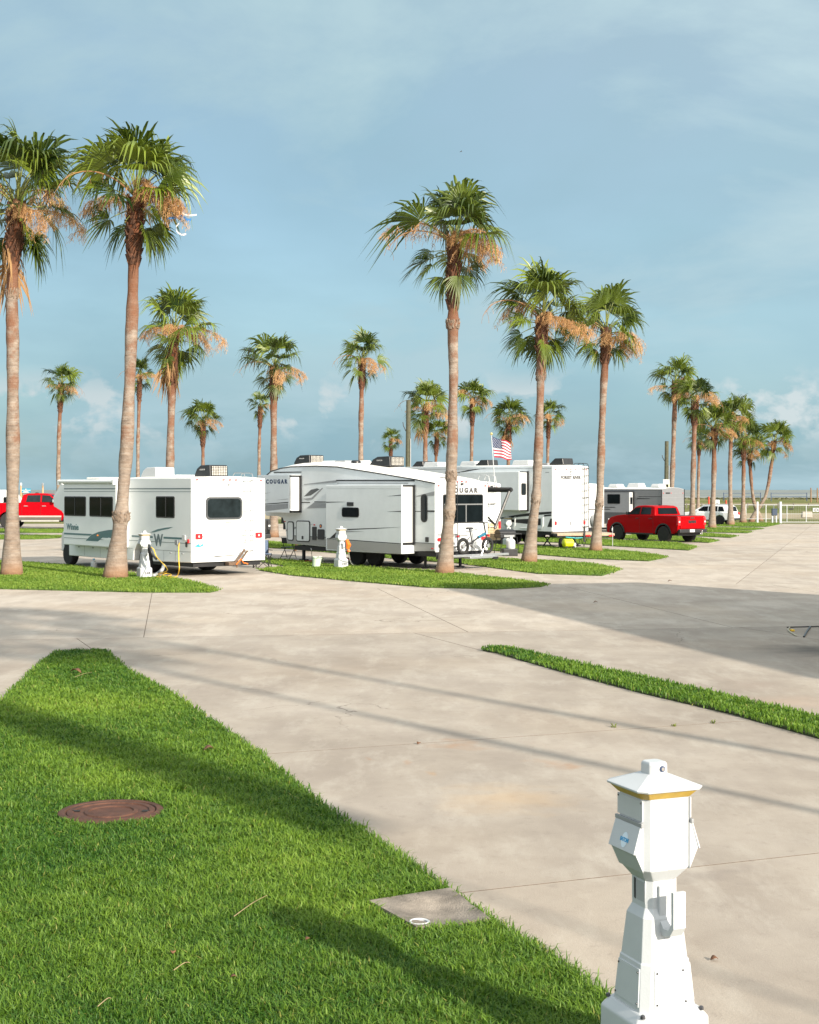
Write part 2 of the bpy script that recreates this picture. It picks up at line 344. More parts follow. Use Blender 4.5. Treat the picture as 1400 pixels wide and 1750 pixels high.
def trunkmat():
    m = bpy.data.materials.new('palm_trunk'); m.use_nodes = True; t = m.node_tree; p = t.nodes['Principled BSDF']; nn = t.nodes.new; lk = t.links.new
    tx = nn('ShaderNodeTexCoord'); at_ = nn('ShaderNodeAttribute'); at_.attribute_name = 'age'
    def noise(sc, st=(1, 1, 1), d=5):
        mp = nn('ShaderNodeMapping'); mp.inputs['Scale'].default_value = st; lk(tx.outputs['Object'], mp.inputs[0])
        n = nn('ShaderNodeTexNoise'); n.inputs['Scale'].default_value = sc; n.inputs['Detail'].default_value = d; n.inputs['Roughness'].default_value = .65; lk(mp.outputs[0], n.inputs['Vector']); return n.outputs[0]
    def ramp(f, pts):
        r = nn('ShaderNodeValToRGB'); e = r.color_ramp.elements
        while len(e) < len(pts): e.new(.5)
        for i, (q, c) in enumerate(pts): e[i].position = q; e[i].color = (*c, 1) if isinstance(c, tuple) else (c, c, c, 1)
        lk(f, r.inputs[0]); return r.outputs[0]
    def mix(f, a, b):
        x = nn('ShaderNodeMix'); x.data_type = 'RGBA'
        for i, v in ((0, f), (6, a), (7, b)):
            if isinstance(v, tuple): x.inputs[i].default_value = (*v, 1)
            else: lk(v, x.inputs[i])
        return x.outputs[2]
    bark = ramp(noise(3.5, (1, 1, 2.2)), [(.3, (.14, .108, .087)), (.52, (.245, .20, .165)), (.72, (.325, .275, .23))])
    ringn = noise(1.0, (.6, .6, 16), 4)
    bark = mix(ramp(ringn, [(.42, 0.0), (.62, .5)]), bark, (.235, .165, .115))
    pat = nn('ShaderNodeMath'); pat.operation = 'MULTIPLY_ADD'; lk(noise(1.9, (1, 1, 1.1), 6), pat.inputs[0]); pat.inputs[1].default_value = 1.0
    ag = nn('ShaderNodeMath'); ag.operation = 'MULTIPLY'; lk(at_.outputs['Fac'], ag.inputs[0]); ag.inputs[1].default_value = .42; lk(ag.outputs[0], pat.inputs[2])
    bark = mix(ramp(pat.outputs[0], [(.66, 0.0), (.78, .65), (.93, .92)]), bark, (.165, .072, .038))
    bark = mix(ramp(at_.outputs['Fac'], [(.70, 0.0), (.80, .45), (.93, .92)]), bark, (.13, .045, .020))
    bark = mix(ramp(at_.outputs['Fac'], [(0.0, .85), (.05, 0.0)]), bark, (.27, .135, .065))
    lk(bark, p.inputs['Base Color']); p.inputs['Roughness'].default_value = .88; p.inputs['Specular IOR Level'].default_value = .2
    b = nn('ShaderNodeBump'); b.inputs['Strength'].default_value = .7; b.inputs['Distance'].default_value = .03
    ad = nn('ShaderNodeMath'); ad.operation = 'ADD'; lk(ringn, ad.inputs[0]); lk(noise(14, (1, 1, .7)), ad.inputs[1]); lk(ad.outputs[0], b.inputs['Height']); lk(b.outputs[0], p.inputs['Normal'])
    return m
trunkm = trunkmat()

# ------------------------------------------------------------------ ground, pavement slabs, sea
def sheet(name, x0, x1, y0, y1, z, m, nx=1, ny=1, kind='structure'):
    b = MB(); g = [[b.v((x0+(x1-x0)*i/nx, y0+(y1-y0)*j/ny, z)) for i in range(nx+1)] for j in range(ny+1)]
    for j in range(ny):
        for i in range(nx): b.f((g[j][i], g[j][i+1], g[j+1][i+1], g[j+1][i]))
    return tag(b.build(name, m), kind=kind)
def fieldmat():
    m = bpy.data.materials.new('coastal_field'); m.use_nodes = True; t = m.node_tree; p = t.nodes['Principled BSDF']; nn = t.nodes.new; lk = t.links.new
    geo = nn('ShaderNodeNewGeometry')
    def noise(sc, st):
        mp = nn('ShaderNodeMapping'); mp.inputs['Scale'].default_value = st; lk(geo.outputs['Position'], mp.inputs[0]); n = nn('ShaderNodeTexNoise'); n.inputs['Scale'].default_value = sc; n.inputs['Detail'].default_value = 7; n.inputs['Roughness'].default_value = .65; lk(mp.outputs[0], n.inputs['Vector']); return n.outputs[0]
    def ramp(f, pts):
        r = nn('ShaderNodeValToRGB'); e = r.color_ramp.elements
        while len(e) < len(pts): e.new(.5)
        for i, (q, c) in enumerate(pts): e[i].position = q; e[i].color = (*c, 1) if isinstance(c, tuple) else (c, c, c, 1)
        lk(f, r.inputs[0]); return r.outputs[0]
    def mix(f, a, b):
        x = nn('ShaderNodeMix'); x.data_type = 'RGBA'
        for i, v in ((0, f), (6, a), (7, b)):
            if isinstance(v, tuple): x.inputs[i].default_value = (*v, 1)
            else: lk(v, x.inputs[i])
        return x.outputs[2]
    c = ramp(noise(.06, (1, .45, 1)), [(.3, (.075, .10, .022)), (.5, (.13, .145, .045)), (.7, (.20, .18, .08))])
    c = mix(ramp(noise(.09, (.35, .8, 1)), [(.53, 0.0), (.62, .85)]), c, (.38, .30, .20))
    sp = nn('ShaderNodeSeparateXYZ'); lk(geo.outputs['Position'], sp.inputs[0])
    wob = nn('ShaderNodeMath'); wob.operation = 'MULTIPLY_ADD'; lk(noise(.03, (1, 1, 1)), wob.inputs[0]); wob.inputs[1].default_value = 26; lk(sp.outputs[1], wob.inputs[2])
    mr = nn('ShaderNodeMapRange'); mr.inputs[1].default_value = 100; mr.inputs[2].default_value = 500; lk(wob.outputs[0], mr.inputs[0])
    road = ramp(mr.outputs[0], [(.10, 0.0), (.115, .8), (.165, .8), (.185, 0.0), (.72, 0.0), (.8, .9)])
    c = mix(road, c, (.40, .33, .24))
    c = mix(ramp(noise(3.0, (1, 1, 1)), [(.4, 0.0), (.7, .35)]), c, (.05, .065, .015))
    lk(c, p.inputs['Base Color']); p.inputs['Roughness'].default_value = .95; p.inputs['Specular IOR Level'].default_value = .1
    b = nn('ShaderNodeBump'); b.inputs['Strength'].default_value = .8; b.inputs['Distance'].default_value = .15; lk(noise(2.5, (1, 1, 1)), b.inputs['Height']); lk(b.outputs[0], p.inputs['Normal'])
    return m
sheet('ground', -1500, 1500, -300, 470, -.06, fieldmat(), 30, 16)
def seamat():
    m = bpy.data.materials.new('sea_water'); m.use_nodes = True; t = m.node_tree; p = t.nodes['Principled BSDF']; nn = t.nodes.new; lk = t.links.new
    geo = nn('ShaderNodeNewGeometry')
    def noise(sc, st, d=6):
        mp = nn('ShaderNodeMapping'); mp.inputs['Scale'].default_value = st; lk(geo.outputs['Position'], mp.inputs[0]); n = nn('ShaderNodeTexNoise'); n.inputs['Scale'].default_value = sc; n.inputs['Detail'].default_value = d; n.inputs['Roughness'].default_value = .62; lk(mp.outputs[0], n.inputs['Vector']); return n.outputs[0]
    r = nn('ShaderNodeValToRGB'); e = r.color_ramp.elements; e[0].position = .35; e[0].color = (.12, .14, .125, 1); e[1].position = .68; e[1].color = (.24, .235, .20, 1); lk(noise(.012, (.5, 1, 1)), r.inputs[0])
    f = nn('ShaderNodeValToRGB'); f.color_ramp.elements[0].position = .53; f.color_ramp.elements[1].position = .60; lk(noise(.012, (.8, .6, 1), 8), f.inputs[0])
    sp = nn('ShaderNodeSeparateXYZ'); lk(geo.outputs['Position'], sp.inputs[0])
    mr = nn('ShaderNodeMapRange'); mr.inputs[1].default_value = 480; mr.inputs[2].default_value = 1100; mr.inputs[3].default_value = 1.0; mr.inputs[4].default_value = .12; lk(sp.outputs[1], mr.inputs[0])
    mu = nn('ShaderNodeMath'); mu.operation = 'MULTIPLY'; lk(f.outputs[0], mu.inputs[0]); lk(mr.outputs[0], mu.inputs[1])
    x = nn('ShaderNodeMix'); x.data_type = 'RGBA'; lk(mu.outputs[0], x.inputs[0]); lk(r.outputs[0], x.inputs[6]); x.inputs[7].default_value = (.72, .73, .72, 1); lk(x.outputs[2], p.inputs['Base Color'])
    p.inputs['Roughness'].default_value = .45; p.inputs['Specular IOR Level'].default_value = .25
    b = nn('ShaderNodeBump'); b.inputs['Strength'].default_value = 1.0; b.inputs['Distance'].default_value = .5; lk(noise(.25, (.5, 1, 1)), b.inputs['Height']); lk(b.outputs[0], p.inputs['Normal'])
    return m
sm_ = seamat()
b = MB(); gy = [462, 520, 700, 1200, 3000, 9000, 26000]; rows = [[b.v((x*max(1, y/900), y, -.35)) for x in (-1500, -500, 0, 500, 1500)] for y in gy]
for a_, c_ in zip(rows, rows[1:]):
    for i in range(4): b.f((a_[i], a_[i+1], c_[i+1], c_[i]))
tag(b.build('sea', sm_), kind='structure')

def clip(poly, n, d, keep):
    """half-plane clip: keep side where keep*(n.p-d) >= 0"""
    out = []
    for i, p in enumerate(poly):
        q = poly[(i+1) % len(poly)]
        a = keep*(n[0]*p[0]+n[1]*p[1]-d); c = keep*(n[0]*q[0]+n[1]*q[1]-d)
        if a >= 0: out.append(p)
        if a*c < 0: t = a/(a-c); out.append((p[0]+(q[0]-p[0])*t, p[1]+(q[1]-p[1])*t))
    return out if len(out) > 2 else []
def cut(polys, n, d): return [q for p in polys for q in (clip(p, n, d, 1), clip(p, n, d, -1)) if q]
def area(p): return .5*abs(sum(p[i][0]*p[(i+1) % len(p)][1]-p[(i+1) % len(p)][0]*p[i][1] for i in range(len(p))))
def inset(p, d):
    s = sum(p[i][0]*p[(i+1) % len(p)][1]-p[(i+1) % len(p)][0]*p[i][1] for i in range(len(p))); q = p if s > 0 else p[::-1]; o = q
    for i in range(len(q)):
        a, c = q[i], q[(i+1) % len(q)]; l = math.hypot(c[0]-a[0], c[1]-a[1])
        if l < 1e-6: continue
        n = (-(c[1]-a[1])/l, (c[0]-a[0])/l); o = clip(o, n, n[0]*a[0]+n[1]*a[1]+d, 1)
        if not o: return []
    return o
pave = sheet('pavement', -75, 70, -18, 108.6, -.007, jointm, 8, 8)
whole = [[(-75, -18), (70, -18), (70, 108.6), (-75, 108.6)]]
wN, uN = (-.165, .986), (.986, .165); w0 = wN[0]*1.07+wN[1]*26.0; u0 = uN[0]*1.07+uN[1]*26.0
near = [clip(whole[0], wN, w0, -1)]; far = [clip(whole[0], wN, w0, 1)]
nN, aN = (-.36, .933), (.933, .36)
for d in (3.3, 8.44, 13.56, -6): near = cut(near, nN, d)
for d in (-22, -10, -2.3, 3.52, 9.37, 15.5, 27, 39): near = cut(near, aN, d)
mid = [clip(far[0], wN, w0+11.6, -1)]; far = [clip(far[0], wN, w0+11.6, 1)]
for d in (-52, -40, -29, -23, -17.4, -11.6, -5.83, 0, 5.1, 10.8, 17, 23, 35, 47): mid = cut(mid, uN, u0+d)
rl = (48.9/51.3, -15.4/51.3); far = cut(far, rl, rl[0]*8.5+rl[1]*37.6)
for d in (-36, -18, -8, 9, 22): far = cut(far, rl, rl[0]*8.5+rl[1]*37.6+d)
for d in (24, 37, 50, 64): far = cut(far, wN, w0+d)
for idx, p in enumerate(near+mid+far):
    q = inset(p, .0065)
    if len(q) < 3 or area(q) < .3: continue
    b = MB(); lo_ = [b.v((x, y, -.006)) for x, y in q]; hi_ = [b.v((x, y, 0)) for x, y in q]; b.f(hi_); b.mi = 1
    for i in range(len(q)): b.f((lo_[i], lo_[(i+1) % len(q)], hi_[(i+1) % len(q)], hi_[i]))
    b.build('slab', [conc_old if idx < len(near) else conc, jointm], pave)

# ------------------------------------------------------------------ lawns and their grass
def inpoly(px, py, poly):
    c = np.zeros(len(px), bool); n = len(poly)
    for i in range(n):
        (x1, y1), (x2, y2) = poly[i], poly[(i+1) % n]
        k = ((y1 > py) != (y2 > py)) & (px < (x2-x1)*(py-y1)/((y2-y1) if y2 != y1 else 1e-9)+x1); c ^= k
    return c
def grass_mesh(name, poly, dens, h, w, z0, m, seed, holes=(), lean=.55, cull=True, ragged=.05, patches=()):
    rng = np.random.default_rng(seed); P = np.array(poly); x0, y0 = P.min(0)-.1; x1, y1 = P.max(0)+.1
    dmax = max(dens(y0), dens(y1), dens((y0+y1)/2)) if callable(dens) else dens
    n = int((x1-x0)*(y1-y0)*dmax); X = rng.uniform(x0, x1, n); Y = rng.uniform(y0, y1, n)
    if callable(dens):
        k = rng.random(n) < np.vectorize(dens)(Y)/dmax if n < 1 else rng.random(n) < dens(Y)/dmax
        X, Y = X[k], Y[k]
    jx = X+rng.normal(0, ragged, len(X)); jy = Y+rng.normal(0, ragged, len(X))
    k = inpoly(jx, jy, poly)
    if cull: k &= (np.abs(X) < .288*Y+1.2) & (Y > 5.5)
    for hp in holes:
        k &= ~(inpoly(X, Y, hp) if isinstance(hp, list) else ((X-hp[0])**2+(Y-hp[1])**2 < hp[2]**2))
    X, Y = X[k], Y[k]; n = len(X)
    lo = (np.sin(X*1.7+Y*.9)+np.sin(X*.63-Y*1.31+1.7)+np.sin(X*3.1+2.2*Y+.5)*.6)/2.6      # slow patches
    hi = np.sin(X*9.1+np.sin(Y*6.3)*1.3)*np.sin(Y*8.3+np.sin(X*7.7))
    H = h*(.55+.75*rng.random(n))*(1+.18*lo+.22*hi); W = w*(.6+.7*rng.random(n))
    if callable(dens): sc = np.clip(np.sqrt(dmax/np.maximum(dens(Y), 1e-3)), 1, 3.2); W = W*sc; H = H*(1+.12*(sc-1))
    az = rng.uniform(0, 2*np.pi, n); ln = np.abs(rng.normal(lean, .35, n)); cx, cy = np.cos(az), np.sin(az)
    tw = az+np.pi/2+rng.normal(0, .5, n); sx, sy = np.cos(tw)*W/2, np.sin(tw)*W/2
    V = np.empty((n, 5, 3), np.float32)
    V[:, 0] = np.stack([X-sx, Y-sy, np.full(n, z0)], 1); V[:, 1] = np.stack([X+sx, Y+sy, np.full(n, z0)], 1)
    mx_, my_ = X+cx*H*ln*.28, Y+cy*H*ln*.28; mz = z0+H*.62
    V[:, 2] = np.stack([mx_+sx*.85, my_+sy*.85, mz], 1); V[:, 3] = np.stack([mx_-sx*.85, my_-sy*.85, mz], 1)
    V[:, 4] = np.stack([X+cx*H*ln, Y+cy*H*ln, z0+H*np.maximum(.55, 1-.25*ln*ln)], 1)
    o = np.arange(n, dtype=np.int32)[:, None]*5
    loops = np.concatenate([o+np.array([0, 1, 2, 3], np.int32), o+np.array([3, 2, 4], np.int32)], 1).ravel()
    me = bpy.data.meshes.new(name); me.vertices.add(n*5); me.vertices.foreach_set('co', V.ravel())
    me.loops.add(n*7); me.loops.foreach_set('vertex_index', loops); me.polygons.add(n*2)
    ls = (np.arange(n, dtype=np.int32)[:, None]*7+np.array([0, 4], np.int32)).ravel(); me.polygons.foreach_set('loop_start', ls)
    me.update(calc_edges=True)
    tone = np.clip(.40+.24*lo+.10*hi+.17*rng.normal(0, 1, n), 0, .86); 
    for qx, qy, qr, qa in patches: tone = np.clip(tone+qa*np.exp(-((X-qx)**2+(Y-qy)**2)/qr**2), 0, .95)
    tone[rng.random(n) < .018] = 1.0
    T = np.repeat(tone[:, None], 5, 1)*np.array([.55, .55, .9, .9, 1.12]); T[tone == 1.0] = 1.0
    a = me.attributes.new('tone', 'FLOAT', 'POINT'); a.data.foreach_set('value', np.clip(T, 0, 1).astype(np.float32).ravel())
    me.materials.append(m); ob = link(name, me); return tag(ob, kind='stuff')
def lawn(pts, name='lawn', world_pts=False, m=soilfar, h=.03):
    q = pts if world_pts else [gp(x, y)[:2] for x, y in pts]
    b = MB(); b.rings([[(x, y, -.02) for x, y in q], [(x, y, h) for x, y in q]])
    o = b.build(name, m); bm = bmesh.new(); bm.from_mesh(o.data); bmesh.ops.triangulate(bm, faces=[f for f in bm.faces if len(f.verts) > 4]); bm.to_mesh(o.data); bm.free()
    tag(o, kind='structure'); return q

pad_px = [(630, 1552), (770, 1530), (838, 1583), (712, 1598)]
pad = [gp(*p)[:2] for p in pad_px]
MH_C = gp(190, 1393); MH_R = .415
M_px = [(100, 1115), (180, 1113), (215, 1145), (300, 1190), (440, 1290), (560, 1385), (700, 1480), (770, 1530), (850, 1583), (920, 1625), (1000, 1680), (1032, 1710)]
Mw = [gp(*p)[:2] for p in M_px]+[(1.22, 6.3), (1.75, 4.9), (3.3, 1.0), (3.3, -3), (-3.3, -3), (-3.55, 6.3), (-4.3, 11.5), gp(0, 1205)[:2], gp(65, 1140)[:2]]
lawn(Mw, world_pts=True, m=soil, h=.008)
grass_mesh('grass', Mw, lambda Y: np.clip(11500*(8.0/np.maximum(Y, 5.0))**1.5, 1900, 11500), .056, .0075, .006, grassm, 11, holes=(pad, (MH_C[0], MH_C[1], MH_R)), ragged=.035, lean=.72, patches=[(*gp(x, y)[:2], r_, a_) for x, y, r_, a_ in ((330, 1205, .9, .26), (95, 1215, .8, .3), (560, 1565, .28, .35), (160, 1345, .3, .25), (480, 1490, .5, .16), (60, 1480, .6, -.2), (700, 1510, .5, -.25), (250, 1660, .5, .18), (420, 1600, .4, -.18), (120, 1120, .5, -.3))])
K_px = [(825, 1112.5), (835, 1107.5), (870, 1109), (980, 1135), (1100, 1160), (1250, 1195), (1400, 1229), (1700, 1290), (1700, 1345), (1400, 1263), (1250, 1221), (1100, 1186), (950, 1146), (850, 1117)]
Kw = lawn(K_px, m=soil)
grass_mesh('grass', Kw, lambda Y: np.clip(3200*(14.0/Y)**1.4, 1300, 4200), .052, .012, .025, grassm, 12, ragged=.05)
strips = {
 'A': [(-260, 965), (0, 960), (100, 966), (180, 976), (300, 991), (345, 1000), (372, 1010), (360, 1013), (250, 1013), (0, 1007), (-260, 990)],
 'B': [(443, 975), (497, 969.5), (458, 963), (425, 957), (425, 951), (458, 956), (560, 966), (660, 973), (750, 978), (860, 990), (935, 1000), (925, 1003.5), (850, 1007.5), (730, 1004.5), (600, 993.5), (500, 984)],
 'C': [(420, 924), (560, 934), (680, 946), (740, 948), (774, 953), (900, 957.5), (960, 961), (1006, 964), (1045, 970), (1058, 974.5), (1029, 984.5), (920, 981), (774, 962), (700, 958), (600, 948), (500, 939), (420, 934)],
 'D': [(760, 929), (880, 932.5), (950, 936), (1031, 940), (1090, 944.5), (1134, 951), (1137, 953.5), (1109, 959.5), (1000, 955), (920, 948.5), (860, 943), (760, 936)],
 'E': [(860, 917), (960, 920), (1034, 923), (1100, 925), (1160, 929), (1185, 934), (1190, 935.7), (1177, 941), (1034, 933), (960, 928), (860, 924)],
 'F': [(980, 913), (1068, 915.2), (1150, 917.5), (1186, 919), (1215, 922), (1229, 924.5), (1211, 928), (1143, 924.5), (1068, 921), (980, 918)],
 'G': [(1080, 909), (1194, 911.3), (1235, 913.5), (1260, 916.7), (1249, 919.3), (1194, 917), (1080, 914.5)],
 'H': [(1130, 905.2), (1203, 906), (1260, 907.5), (1286, 909.3), (1277, 911.6), (1203, 909.7), (1130, 908.5)],
 'I': [(1160, 901.6), (1240, 902), (1290, 902.5), (1306, 904), (1286, 906.5), (1240, 905.6), (1160, 904.6)],
 'J': [(1160, 893.8), (1331, 894.5), (1333, 896), (1309, 900.8), (1240, 899.8), (1160, 899.5)],
 'L': [(-220, 904.5), (112, 905), (110, 911), (-220, 910.3)],
 'O': [(-220, 915.6), (60, 915.3), (112, 916), (100, 920), (60, 922), (-220, 922.5)],
}
for i, (k, px) in enumerate(strips.items()):
    q = lawn(px, h=.035)
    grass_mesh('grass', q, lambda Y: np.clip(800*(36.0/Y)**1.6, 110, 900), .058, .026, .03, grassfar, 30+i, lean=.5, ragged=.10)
# scrub along the dune crest
grass_mesh('dune_scrub', [(-260, 385), (260, 385), (260, 415), (-260, 415)], lambda Y: np.clip(1.3+0*Y, 0, 2), .42, .7, -.1, leafmat('dune_leaf', (.045, .055, .02), (.16, .15, .075), trans=.2, attr='tone'), 77, cull=True, ragged=0)

# ------------------------------------------------------------------ palm trees
def frond_mesh(elev, seed, Lp=1.0, Rb=1.0, droop=.25, tipd=.35, nseg=26, spread=108, dead=False):
    rg = random.Random(seed); b = MB(); b.mi = 1
    e = R(elev); pts = []; p = Vector((0, 0, 0)); ns = 5
    for i in range(ns+1):
        pts.append(p.copy()); p = p+Vector((math.cos(e), 0, math.sin(e)))*Lp/ns; e -= R(rg.uniform(3, 6) if not dead else 7)
    b.tube(pts, [.028, .022, .018, .015, .012, .009], 4)
    b.mi = 0; Hs = pts[-1]; pd = Vector((math.cos(e), 0, math.sin(e))); lat = Vector((0, 1, 0)); n = pd.cross(lat); n = -n if n.z < 0 else n
    roll = R(rg.uniform(-62, 62) if elev > 0 else rg.uniform(-40, 40)); lat, n = lat*math.cos(roll)+n*math.sin(roll), n*math.cos(roll)-lat*math.sin(roll)
    da = R(2*spread/nseg); ts = (.05, .30, .56, .78, 1.0); wid = (.05, .30, .50, .30, 0)
    cup = rg.uniform(.18, .42)
    for i in range(nseg):
        a = R(-spread)+da*(i+.5)+rg.uniform(-.025, .025); ca, sa = math.cos(a), math.sin(a)
        r = Rb*(1-.22*(abs(a)/R(spread))**2)*rg.uniform(.74, 1.08)
        d = (pd*ca+lat*sa+n*cup*abs(sa)).normalized(); wd = (lat*ca-pd*sa).normalized(); nn_ = d.cross(wd).normalized()
        side = rg.uniform(-.2, .2); tw = rg.uniform(.3, 2.1); rows = []
        for t, w in zip(ts, wid):
            q = Hs+d*(t*r)+Vector((0, 0, -1))*(droop*t*t*r+(tipd*tw*max(0, (t-.5)/.5)**2*r))+wd*(side*max(0, t-.5)*r)
            if dead: q += Vector((rg.uniform(-.05, .05), rg.uniform(-.05, .05), 0))*t
            hw = wd*(w*r*math.tan(da/2)*1.04)
            if w == 0: rows.append([b.v(q)])
            else: rows.append([b.v(q-hw+nn_*.6*hw.length), b.v(q), b.v(q+hw+nn_*.6*hw.length)])
        for A, B in zip(rows, rows[1:]):
            if len(B) == 3: b.f((A[0], A[1], B[1], B[0])); b.f((A[1], A[2], B[2], B[1]))
            else: b.f((A[0], A[1], B[0])); b.f((A[1], A[2], B[0]))
    me = bpy.data.meshes.new('frond'); b.b.to_mesh(me); b.b.free()
    me.materials.append(drym if dead else frondm); me.materials.append(stalkm if dead else petm)
    me.polygons.foreach_set('use_smooth', [True]*len(me.polygons))
    return me
FROND = []                                        # (elevation, mesh)
for i, el in enumerate((86, 76, 64, 52, 38, 22, 6, -12, -30, -48, -66)):
    for s_ in range(3):
        up = max(0, el)/90 
        lowf = el < 10
        FROND.append((el, frond_mesh(el, 100+i*7+s_, Lp=.74 if lowf else .80+.25*(1-up), Rb=.86 if lowf else 1.12, droop=.07 if lowf else .05+.16*(1-up), tipd=.20 if lowf else .28+.24*(1-up), spread=(106, 95, 82)[s_])))
DEAD = [frond_mesh(el, 300+k, Lp=.75, Rb=.85, droop=.5, tipd=.3, nseg=18, spread=80, dead=True) for k, el in enumerate((-58, -72))]

def flower_mesh(seed, el, L=2.0, bend=95, dens=1.0, bare=False, i0=5, hang=.5):
    """arching stalk whose outer part carries hanging tassels of fine fluff"""
    rg = random.Random(seed); b = MB(); b.mi = 1; e = R(el); p = Vector((0, 0, 0)); pts = []; n = 14
    for i in range(n+1):
        pts.append(p.copy()); p = p+Vector((math.cos(e), rg.uniform(-.02, .02), math.sin(e)))*L/n; e -= R(bend/n*(.5+i/n))
    b.tube(pts, [.022-.015*i/n for i in range(n+1)], 4)
    for i in range(6 if bare else i0, n+1):
        for k in range(1 if bare else 2):
            az = rg.uniform(0, 6.28); q = pts[i].copy(); dv = Vector((math.cos(az)*.6, math.sin(az)*.6, rg.uniform(-.1, .3))); bl = rg.uniform(.7, 1.3)*hang
            br = []
            for j in range(6): br.append(q.copy()); q = q+dv*bl/5; dv = (dv+Vector((rg.uniform(-.1, .1), rg.uniform(-.1, .1), -.5))).normalized()
            b.mi = 1; b.tube(br, .005, 3, cap=False); b.mi = 0
            if bare: continue
            for j in range(int(58*dens)):
                t = rg.random(); m = min(4, int(t*5)); c = br[m].lerp(br[m+1], rg.random())+Vector((rg.gauss(0, .045), rg.gauss(0, .045), rg.gauss(0, .04)))
                d1 = Vector((rg.gauss(0, .45), rg.gauss(0, .45), -1.0)).normalized()*rg.choice((.03, .045, .06, .09, .16))*rg.uniform(.7, 1.2); w = Vector((rg.gauss(0, 1), rg.gauss(0, 1), rg.gauss(0, .5))).normalized()*rg.uniform(.003, .008)
                b.f([b.v(c-w), b.v(c+w), b.v(c+d1+w*.7), b.v(c+d1-w)])
    me = bpy.data.meshes.new('flower_stalk'); b.b.to_mesh(me); b.b.free(); me.materials.append(flowerm); me.materials.append(stalkm)
    return me
FLOWER = [flower_mesh(1, 42, 1.9, 110), flower_mesh(2, 55, 1.7, 150, 1.1), flower_mesh(3, 22, 2.0, 80, .8), flower_mesh(4, 60, 1.25, 200, 1.3, i0=3, hang=.75), flower_mesh(5, 30, 1.5, 120, 1.1), flower_mesh(6, 70, 1.5, 190, 1.2, i0=4, hang=.7)]
BARE = [flower_mesh(8, 38, 2.2, 125, bare=True), flower_mesh(9, 25, 2.0, 110, bare=True)]

def boots(b, rg, path, rad, i0, n):
    """old leaf bases: overlapping wedge flaps that stand off the trunk"""
    for k in range(n):
        f = i0+(len(path)-1-i0)*(k+.5)/n; i = min(int(f), len(path)-2); t = f-i
        c = path[i].lerp(path[i+1], t); r = rad[i]*(1-t)+rad[i+1]*t; a = k*2.39996+rg.uniform(-.2, .2)
        o = Vector((math.cos(a), math.sin(a), 0)); s = Vector((-math.sin(a), math.cos(a), 0)); w = rg.uniform(.05, .095); h = rg.uniform(.14, .30); out = rg.uniform(.02, .085)
        p0 = c+o*(r-.015); p1 = c+o*(r+out)+Vector((0, 0, h)); th = o*.022
        b.rings([[p0-s*w-th, p0+s*w-th, p0+s*w+th, p0-s*w+th], [p1-s*w*.55-th, p1+s*w*.5-th, p1+s*w*.45+th, p1-s*w*.5+th]])

def collar(b, rg, c, r, n=26):
    """a ragged ring of torn bark: three staggered rows of small curled flakes hugging the trunk"""
    for row in range(3):
        for k in range(n):
            if rg.random() < .25: continue
            a = 2*math.pi*(k+.5*row)/n+rg.uniform(-.12, .12); o = Vector((math.cos(a), math.sin(a), 0)); s = Vector((-math.sin(a), math.cos(a), 0)); w = r*rg.uniform(.10, .20); z = (row-1)*.075+rg.uniform(-.04, .04); up = rg.uniform(.03, .09); dn = rg.uniform(-.07, -.03)
            p0 = c+o*(r*.93)+Vector((0, 0, z+dn)); p1 = c+o*(r*.97+rg.uniform(.0, .035))+Vector((0, 0, z+up))+s*rg.uniform(-.02, .02); th = o*.010
            b.rings([[p0-s*w-th, p0+s*w-th, p0+s*w+th, p0-s*w+th], [p1-s*w*.5-th, p1+s*w*.4-th, p1+s*w*.4+th, p1-s*w*.5+th]])

